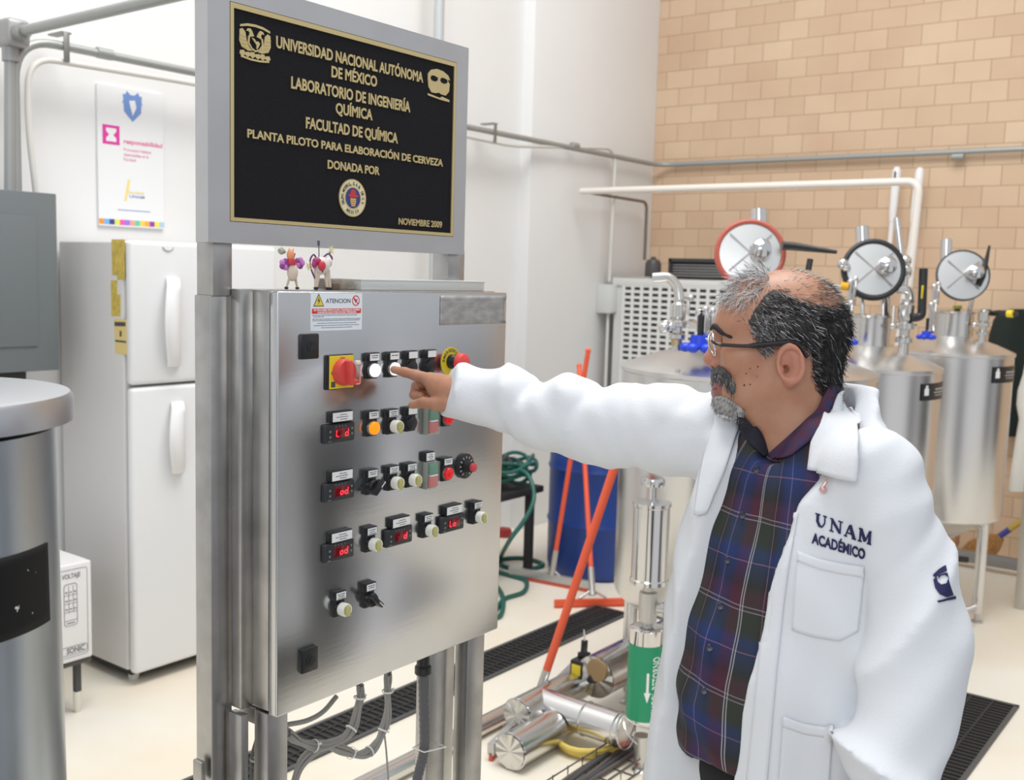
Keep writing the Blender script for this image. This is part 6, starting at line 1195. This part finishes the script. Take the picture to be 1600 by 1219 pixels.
def plaid():
    m = bpy.data.materials.new('plaid_cotton'); m.use_nodes = True; t = m.node_tree; b = t.nodes['Principled BSDF']; b.inputs['Roughness'].default_value = .8
    uv = t.nodes.new('ShaderNodeUVMap'); uv.uv_map = 'UVMap'; s = t.nodes.new('ShaderNodeSeparateXYZ'); t.links.new(uv.outputs[0], s.inputs[0])
    wn = t.nodes.new('ShaderNodeTexNoise'); wn.inputs['Scale'].default_value = 9; t.links.new(uv.outputs[0], wn.inputs['Vector'])
    def axis(o, per, off):
        w = t.nodes.new('ShaderNodeMath'); w.operation = 'MULTIPLY_ADD'; w.inputs[1].default_value = .010; t.links.new(wn.outputs['Fac'], w.inputs[0]); t.links.new(s.outputs[o], w.inputs[2])
        a = t.nodes.new('ShaderNodeMath'); a.operation = 'MULTIPLY_ADD'; a.inputs[1].default_value = 1 / per; a.inputs[2].default_value = off; t.links.new(w.outputs[0], a.inputs[0])
        f = t.nodes.new('ShaderNodeMath'); f.operation = 'FRACT'; t.links.new(a.outputs[0], f.inputs[0]); return f.outputs[0]
    def ramp(src, st, interp='LINEAR'):
        r = t.nodes.new('ShaderNodeValToRGB'); r.color_ramp.interpolation = interp; e = r.color_ramp.elements
        for i, (p, c) in enumerate(st): x = e[i] if i < 2 else e.new(p); x.position = p; x.color = (*c, 1)
        t.links.new(src, r.inputs[0]); return r.outputs[0]
    NV, BL, GR, WI, BK = (.009, .018, .075), (.010, .032, .15), (.024, .030, .022), (.062, .010, .028), (.010, .009, .014)
    u, v = axis('X', .118, .37), axis('Y', .125, .1)
    c1 = ramp(u, [(0, BL), (.22, NV), (.30, WI), (.42, WI), (.50, GR), (.72, GR), (.82, BK), (1, BL)]); c2 = ramp(v, [(0, NV), (.2, BL), (.32, GR), (.52, GR), (.62, WI), (.76, WI), (.86, BK), (1, NV)])
    mx_ = t.nodes.new('ShaderNodeMixRGB'); mx_.inputs[0].default_value = .5; t.links.new(c1, mx_.inputs[1]); t.links.new(c2, mx_.inputs[2])
    W0, W1 = (0, 0, 0), (1, 1, 1)
    def lines(src, ps, w_): 
        st = [(0, W0)]
        for p in ps: st += [(p - w_, W0), (p - w_ + .002, W1), (p + w_, W1), (p + w_ + .002, W0)]
        return ramp(src, st, 'CONSTANT')
    last = mx_.outputs[0]
    for src, ps, w_, col, al in ((u, (.46, .50), .007, (.50, .50, .53), .55), (u, (.02,), .006, (.50, .26, .32), .3), (v, (.56, .61), .006, (.40, .43, .48), .38), (v, (.10,), .006, (.50, .22, .28), .3), (u, (.80,), .006, (.42, .25, .30), .3)):
        l_ = lines(src, ps, w_); k = t.nodes.new('ShaderNodeMath'); k.operation = 'MULTIPLY'; k.inputs[1].default_value = al; t.links.new(l_, k.inputs[0]); mm_ = t.nodes.new('ShaderNodeMixRGB'); t.links.new(k.outputs[0], mm_.inputs[0]); t.links.new(last, mm_.inputs[1]); mm_.inputs[2].default_value = (*col, 1); last = mm_.outputs[0]
    t.links.new(last, b.inputs['Base Color']); return m
M_PLAID = plaid()
shirt = sm.build('shirt', M_PLAID, man, ang=180); shirt['label'] = 'dark blue, green and purple plaid shirt'
# ---------------------------------------------------------------- trousers and shoes
hipc = TC + EZ * .90
def trouser_sdf(P):
    q = P - tca; l = q @ tla; f = q @ tfa; z = P[:, 2]; d = s_ell(np.stack([l, f, z], -1), (0, 0, .90), (.155, .115, .13))
    for s in (-1, 1):
        kn = TC + TL * (.095 * s) + TF * .02 + EZ * .49; an = TC + TL * (.10 * s) - TF * .01 + EZ * .06; hp_ = TC + TL * (.080 * s) + EZ * .86
        d = smin(d, s_chain(P, [hp_, kn, an], [.082, .066, .055], .02), .03)
    d = d + .002 * np.sin(z * 70 + l * 20); return smax(d, z - .985, .01)
lo_, hi_ = bbox([TC + TL * l + TF * f + EZ * z for l in (-.2, .2) for f in (-.15, .16) for z in (.0, 1.0)], .01)
sdf_mb(trouser_sdf, lo_, hi_, .011, 1).build('trousers', mat('trouser_black', (.008, .008, .009), .85), man, ang=180)
for s in (-1, 1):
    sc_ = TC + TL * (.10 * s) + TF * .045
    def shoe(P): q = P - A3(sc_); l = q @ tla; f = q @ tfa; z = P[:, 2]; return smax(smin(s_ell(np.stack([l, f, z], -1), (0, .03, .03), (.047, .125, .05)), s_ell(np.stack([l, f, z], -1), (0, -.06, .05), (.040, .05, .055)), .02), .001 - z, .004)
    l2, h2 = bbox([sc_ + TL * l + TF * f + EZ * z for l in (-.06, .06) for f in (-.13, .17) for z in (-.01, .12)], .005); sdf_mb(shoe, l2, h2, .006, 1).build('shoe', mat('shoe_black', (.01, .01, .01), .35), man, ang=180)
# ---------------------------------------------------------------- lab coat
COAT = [(.60, .235, .262, .182, .165, .010), (.80, .215, .235, .176, .160, .014), (.95, .200, .216, .166, .155, .018), (1.08, .192, .206, .156, .150, .018), (1.20, .186, .205, .143, .140, .012), (1.30, .182, .190, .126, .128, .006), (1.37, .162, .165, .110, .112, .0), (1.42, .130, .13, .098, .102, -.012), (1.455, .094, .094, .094, .094, -.02), (1.52, .086, .086, .088, .094, -.026)]
rsl = [(672, 609, 1.935, .0385), (705, 613, 1.922, .0390), (742, 619, 1.905, .0415), (790, 627, 1.885, .0475), (825, 636, 1.868, .0525), (862, 649, 1.852, .0555), (905, 655, 1.835, .0630), (960, 664, 1.81, .0685), (1050, 671, 1.772, .0715), (1108, 674, 1.74, .0745)]
rpts = [PT(a, b, c) for a, b, c, _ in rsl]; rrs = [q[3] for q in rsl]
lsl = [(1364, 744, 1.475, .0690), (1394, 820, 1.455, .0590), (1411, 890, 1.445, .0575), (1430, 958, 1.43, .0560), (1438, 1014, 1.415, .0590), (1423, 1080, 1.40, .0580), (1412, 1140, 1.385, .0530), (1391, 1200, 1.372, .0510), (1366, 1300, 1.35, .0500)]
lpts = [PT(a, b, c) for a, b, c, _ in lsl]; lrs = [q[3] for q in lsl]
_cu = (PT(707, 578, 1.92) - PT(689, 646, 1.92)).normalized(); _cn = _cu.cross((FWD - RIGHT * .25).normalized()).normalized(); _cn = _cn if _cn.dot(RIGHT) < 0 else -_cn; cuff_n = A3(_cn); cuff_o = A3(PT(698, 612, 1.92)); lcn = A3((lpts[-1] - lpts[-2]).normalized()); lco = A3(lpts[-1])
def bump(x, c, w): return .45 * np.exp(-((x - c) / w) ** 2) + .75 * np.exp(-np.abs((x - c) / (w * .42)))
def ridge(x): return 1 - 2 * np.abs(np.sin(x))
ra_ax = A3((rpts[-1] - rpts[0]).normalized()); ra_L = float((rpts[-1] - rpts[0]).length); fwd3, up3, rt3 = A3(FWD), A3(UPV), A3(RIGHT)
def coat_sdf(P):
    d0, l, f, r = torso(P, COAT); z = P[:, 2]; th = np.arctan2(l, f)
    low = np.clip((1.30 - z) / .35, 0, 1)
    d0 = d0 + low * (.0042 * np.sin(th * 7 + 2.2 * z * 3 + .8) + .003 * np.sin(th * 13 - z * 9)) + .0022 * np.sin(z * 38 + th * 4 + 2 * np.sin(th * 3 + z * 8)) 
    q = (P - A3(rpts[0])); s = (q @ ra_ax) / ra_L; side = q @ fwd3; upv = q @ up3 - .0 * s
    dr = s_chain(P, rpts, rrs, .03)
    fold = np.zeros_like(s)
    for c_, w_, a_, sl in ((.20, .045, .006, .9), (.305, .04, -.009, -1.0), (.40, .05, .008, 1.0), (.50, .04, -.008, -1.1), (.60, .06, .007, .8), (.76, .05, -.009, -1.4), (.88, .05, .006, -1.2), (.97, .04, -.006, -.6)): fold += a_ * bump(s + sl * (upv + .05 + .12 * s) * .9, c_, w_)
    lowr = np.clip((upv + .055) / .06, .25, 1); dr = dr - 1.25 * fold * lowr * np.clip(s * 8, 0, 1) * 1.35 - .0015 * np.sin(s * 60 + upv * 90 + 3 * np.sin(s * 17)) * np.clip(s * 6, 0, 1)
    dr = smax(dr, (P - cuff_o) @ cuff_n, .004)
    ql = P - A3(lpts[0]); sl_ = -(ql @ up3) / .62; hor = ql @ rt3; dl = s_chain(P, lpts, lrs, .03); foldl = np.zeros_like(sl_)
    for c_, w_, a_, k_ in ((.22, .05, -.006, 1.6), (.36, .05, .006, 1.8), (.60, .034, .016, -1.0), (.68, .028, -.018, -.8), (.76, .035, .015, .9), (.85, .03, -.013, 1.3), (.93, .03, .007, -.9), (1.02, .03, -.008, .7)): foldl += a_ * bump(sl_ + k_ * (hor + .02), c_, w_)
    dl = dl - 1.55 * foldl - .0012 * ridge(sl_ * 19 + hor * 26 + 2.5 * np.sin(sl_ * 9)) - .0014 * np.sin(sl_ * 42 + hor * 70); dl = smax(dl, (P - lco) @ lcn, .004)
    yk = smin(s_round_cone(P, PT(1276, 672, 1.57), PT(1364, 744, 1.475), .050, .066), s_round_cone(P, PT(1150, 668, 1.69), PT(1106, 672, 1.74), .055, .073), .02)
    d = smin(d0, yk, .03)
    # the front opening, wedge shaped between the two hems
    tl = np.interp(z, [.6, .9, 1.1, 1.25, 1.34, 1.42], [.16, .22, .34, .46, .62, 1.15]).astype(np.float32) + .012 * np.sin(z * 40); tr = np.interp(z, [.6, .95, 1.15, 1.3, 1.38, 1.44], [-.92, -.84, -.76, -.70, -.72, -1.0]).astype(np.float32)
    rad = np.sqrt(l * l + f * f); w_ = np.minimum(tl - th, th - tr) * np.maximum(rad, .05); d = smax(d, np.minimum(w_, f + .02), .004)
    nk = s_round_cone(P, HC - HU * .21 - HF * .045, HC - HU * .06 - HF * .035, .080, .074); d = smax(d, -nk, .004); d = smax(d, z - (1.497 - .75 * np.clip(f + .06, 0, 1)), .006); d = smin(d, dr, .022)
    d = smin(d, dl, .005)
    return smax(d, .64 - z, .01)
clo, chi = bbox(rpts + lpts + [TC + TL * l + TF * f + EZ * z for l in (-.27, .24) for f in (-.18, .2) for z in (.62, 1.49)], .085)
cm_ = sdf_mb(coat_sdf, clo, chi, .0068, 2)
M_COAT = mat('lab_coat_cotton', (.72, .74, .775), .78, bump=.12, bscale=260)
coat = cm_.build('lab_coat', M_COAT, man, ang=180); coat['label'] = 'open white lab coat'
# ---------------------------------------------------------------- pieces sewn on: collars, pockets, lettering
from mathutils.bvhtree import BVHTree
def bvh_of(*mbs):
    vs, fs = [], []
    for m in mbs: o = len(vs); vs += m.v; fs += [tuple(i + o for i in f) for f in m.f]
    return BVHTree.FromPolygons(vs, fs)
BV_COAT, BV_ALL = bvh_of(cm_), bvh_of(cm_, sm, body)
def drape(bv, x, y, off, guess):
    d = ray(x, y); n = d.normalized(); h = bv.ray_cast(CAM, n)
    if h[0] is None or (h[0] - CAM).dot(FWD) > guess + .25:
        q = bv.find_nearest(PT(x, y, guess)); return q[0] + q[1] * off
    return h[0] + h[1] * off * (1 if h[1].dot(n) < 0 else -1)
def patch(name, poly, bv, off, thick, m, parent, step=7, guess=1.5, smooth_it=3, curl=None):
    b = bmesh.new(); vs = [b.verts.new((x, y, 0)) for x, y in poly]; f = b.faces.new(vs); bmesh.ops.triangulate(b, faces=[f])
    for _ in range(7):
        es = [e for e in b.edges if e.calc_length() > step * 1.5]
        if not es: break
        bmesh.ops.subdivide_edges(b, edges=es, cuts=1); bmesh.ops.triangulate(b, faces=b.faces[:])
    bmesh.ops.beautify_fill(b, faces=b.faces[:], edges=b.edges[:])
    xy = [(v.co.x, v.co.y) for v in b.verts]
    for v in b.verts: v.co = drape(bv, v.co.x, v.co.y, off, guess)
    for _ in range(smooth_it): bmesh.ops.smooth_vert(b, verts=b.verts[:], factor=.5, use_axis_x=True, use_axis_y=True, use_axis_z=True)
    if curl:
        for v, (x, y) in zip(b.verts, xy): v.co -= FWD * curl(x, y)
    mb = MB(); mb.bm(b); return mb.build(name, m, parent, ang=180, solid=thick, fixn=True)
def resample(pl, n):
    P_ = [V((*p, 0)) for p in pl]; L_ = [0]
    for a, b in zip(P_, P_[1:]): L_.append(L_[-1] + (b - a).length)
    o = []
    for i in range(n):
        t = L_[-1] * i / (n - 1); k = max(q for q in range(len(L_)) if L_[q] <= t + 1e-9); k = min(k, len(P_) - 2); o.append(P_[k].lerp(P_[k + 1], (t - L_[k]) / max(L_[k + 1] - L_[k], 1e-9)))
    return o
def band(name, e0, e1, bv, off, thick, m, parent, n=24, k=10, guess=1.5, smooth_it=2, curl=None):
    """a cloth strip lofted between two drawn edges and laid on the cloth below"""
    A, B = resample(e0, n), resample(e1, n); rows = [[drape(bv, *A[i].lerp(B[i], j / (k - 1)).xy, off, guess) for i in range(n)] for j in range(k)]
    for _ in range(smooth_it):
        R2 = [[p.copy() for p in r] for r in rows]
        for j in range(k):
            for i in range(n):
                nb = [R2[q][w] for q, w in ((j - 1, i), (j + 1, i), (j, i - 1), (j, i + 1)) if 0 <= q < k and 0 <= w < n]; rows[j][i] = R2[j][i] * .4 + sum(nb, V()) / len(nb) * .6 if len(nb) == 4 else R2[j][i]
    if curl:
        for j in range(k):
            for i in range(n): rows[j][i] = rows[j][i] - FWD * curl(i / (n - 1), j / (k - 1))
    return MB().grid(rows).build(name, m, parent, ang=180, solid=thick, fixn=True)
band('collar', [(1300, 616), (1288, 652), (1270, 695), (1265, 737)], [(1317, 606), (1335, 640), (1343, 690), (1338, 751)], BV_ALL, .011, .0035, M_COAT, coat, 22, 14, 1.5, 6, lambda u, v: .010 * u * (.3 + .7 * v))
band('lapel', [(1150, 650), (1158, 668), (1146, 700), (1126, 748), (1104, 800)], [(1118, 640), (1112, 680), (1103, 720), (1096, 760), (1090, 806)], BV_ALL, .006, .0035, M_COAT, coat, 22, 10, 1.62, 4)
band('chest_pocket', [(1247, 861), (1280, 873), (1315, 880), (1352, 885)], [(1238, 984), (1270, 994), (1312, 1001), (1340, 986)], BV_COAT, .0026, .0022, M_COAT, coat, 20, 18, 1.45)
band('pocket_hem', [(1247, 861), (1280, 873), (1315, 880), (1352, 885)], [(1246, 878), (1280, 890), (1315, 897), (1351, 902)], BV_COAT, .0038, .0014, M_COAT, coat, 20, 4, 1.45)
band('lower_pocket', [(1224, 1118), (1256, 1130), (1290, 1135), (1302, 1132)], [(1214, 1250), (1246, 1262), (1282, 1268), (1292, 1264)], BV_COAT, .0028, .0022, M_COAT, coat, 20, 18, 1.45)
band('pocket_hem', [(1224, 1118), (1256, 1130), (1290, 1135), (1302, 1132)], [(1222, 1134), (1256, 1146), (1290, 1151), (1301, 1148)], BV_COAT, .0040, .0014, M_COAT, coat, 20, 4, 1.45)
band('placket', [(1226, 812), (1204, 880), (1196, 940), (1184, 1050), (1166, 1235)], [(1248, 800), (1234, 880), (1226, 940), (1214, 1050), (1198, 1235)], BV_COAT, .0022, .0022, M_COAT, coat, 40, 6, 1.48, 1)
M_COLP = mat('collar_plum', (.085, .016, .038), .8, var=1, vscale=40, vcol=(.02, .03, .10))
band('shirt_collar', [(1291, 600), (1274, 640), (1248, 668), (1220, 694), (1196, 716)], [(1304, 606), (1298, 650), (1272, 688), (1240, 712), (1204, 724)], BV_ALL, .007, .0025, M_COLP, shirt, 24, 8, 1.55)
band('shirt_collar', [(1152, 645), (1160, 672), (1172, 694), (1192, 718)], [(1168, 652), (1180, 666), (1190, 690), (1197, 716)], BV_ALL, .006, .0025, mat('collar_dark', (.012, .012, .024), .8), shirt, 16, 6, 1.6)
for x, y in ((1183, 735), (1161, 806), (1138, 876), (1127, 948), (1110, 1013), (1102, 1080)):
    p = drape(BV_ALL, x, y, .002, 1.55); n_ = (CAM - p).normalized(); b = MB().lathe(p - n_ * .001, n_, [(.0052, 0), (.0056, .0012), (.0045, .002), (.0005, .0016)], 14); b.build('button', mat('button_navy', (.012, .014, .035), .3), shirt)
p = drape(BV_COAT, 1289, 766, .006, 1.48); m = MB(); m.sphere(p, .005, n=12); m.tube(smooth_path([p + UPV * .004, p + UPV * .012 + RIGHT * .004, p + UPV * .018 + RIGHT * .002], 4), .0016, 6); m.build('lapel_pin', mat('pin_pink', (.72, .42, .40), .25, .5), coat)
M_NAVY = mat('navy_thread', (.008, .010, .075), .7, bump=.3, bscale=500)
def px_text(name, s, a, b, h, bold, serif=False, spacing=1.0):
    a, b = V((*a, 0)), V((*b, 0)); u = (b - a).normalized(); tmp = MB(); text_mesh(tmp, s, (0, 0, 0), EX, EY, w=(b - a).length, h=h, bold=bold, ext=0, spacing=spacing); mb = MB(); bb = bmesh.new()
    vs = [bb.verts.new((v.x, v.y, 0)) for v in tmp.v]
    for f in tmp.f:
        try: bb.faces.new([vs[i] for i in f])
        except ValueError: pass
    bmesh.ops.triangulate(bb, faces=bb.faces[:])
    for _ in range(3):
        es = [e for e in bb.edges if e.calc_length() > 9]
        if es: bmesh.ops.subdivide_edges(bb, edges=es, cuts=1); bmesh.ops.triangulate(bb, faces=bb.faces[:])
    for v in bb.verts: x = a + u * v.co.x; v.co = drape(BV_COAT, x.x + v.co.y * .06, x.y - v.co.y, .0012, 1.45)
    mb.bm(bb); return mb.build(name, M_NAVY, coat, False, solid=.0012, fixn=True)
def px_shape(name, polys, m, off=.0012, guess=1.42, parent=None, bv=None):
    mb = MB()
    for poly in polys:
        b = bmesh.new(); f = b.faces.new([b.verts.new((x, y, 0)) for x, y in poly]); bmesh.ops.triangulate(b, faces=[f])
        for _ in range(3):
            es = [e for e in b.edges if e.calc_length() > 8]
            if es: bmesh.ops.subdivide_edges(b, edges=es, cuts=1); bmesh.ops.triangulate(b, faces=b.faces[:])
        for v in b.verts: v.co = drape(bv or BV_COAT, v.co.x, v.co.y, off, guess)
        mb.bm(b)
    return mb.build(name, m, parent or coat, False, solid=.0012, fixn=True)
px_text('lettering', 'ACADÉMICO', (1268.5, 848), (1352, 874), 15.5, .035)
# UNAM in slab serif letters: strokes drawn by hand
def stroke(a, b, w): a, b = V((*a, 0)), V((*b, 0)); n_ = V((-(b - a).y, (b - a).x, 0)).normalized() * w / 2; return [((a + n_).x, (a + n_).y), ((b + n_).x, (b + n_).y), ((b - n_).x, (b - n_).y), ((a - n_).x, (a - n_).y)]
U0, UD = V((1275, 823)), V((84, 28)) / 84
def lu(x, y): return (1275 + x * 1.0 + y * .06, 823 + x * .333 - y)
L_ = []
def st(a, b, w): L_.append([*stroke(lu(*a), lu(*b), w)])
st((2, 20), (2, 8), 4.2); st((2, 9), (6, 2.2), 4); st((5, 2.6), (10, 2.6), 3.2); st((9.5, 2.4), (13, 9), 2.4); st((13, 8), (13, 20), 2.2); st((-2, 20), (6, 20), 2); st((10, 20), (16, 20), 2)
st((24, 1), (24, 20), 2.2); st((24, 19), (37, 2), 4.2); st((37.5, 1), (37.5, 20), 2.2); st((21, 1), (27.5, 1), 2); st((21, 20), (26, 20), 2); st((34, 20), (41, 20), 2)
st((46, 1), (53, 20), 2.2); st((53, 20), (60, 1), 4.2); st((48, 7), (57.5, 7), 2); st((43.5, 1), (49, 1), 2); st((56.5, 1), (63, 1), 2)
st((69, 1), (69.5, 20), 2.2); st((70, 20), (77, 3), 4); st((77, 3), (83, 20), 2.2); st((83.5, 1), (83.5, 20), 4.2); st((66, 1), (72, 1), 2); st((80, 1), (86.5, 1), 2); st((67, 20), (71, 20), 2); st((82, 20), (86, 20), 2)
px_shape('lettering', L_, M_NAVY, guess=1.44)
OW = [[(1457, 899), (1466, 890), (1472, 886), (1477, 884), (1479, 893), (1470, 897), (1461, 903)], [(1458, 906), (1463, 902), (1465, 910), (1470, 914), (1478, 912), (1481, 905), (1484, 918), (1488, 930), (1478, 933), (1468, 929), (1461, 919)], [(1466, 900), (1476, 896), (1480, 896), (1482, 905), (1480.5, 902), (1476, 899), (1470, 900), (1466, 905)], [(1464, 939), (1478, 935), (1491, 931), (1492, 936), (1479, 938), (1466, 942)]]
px_shape('owl_emblem', OW, M_NAVY, .0015, 1.4)
for o in SC.objects:
    if '_w' in o: del o['_w']
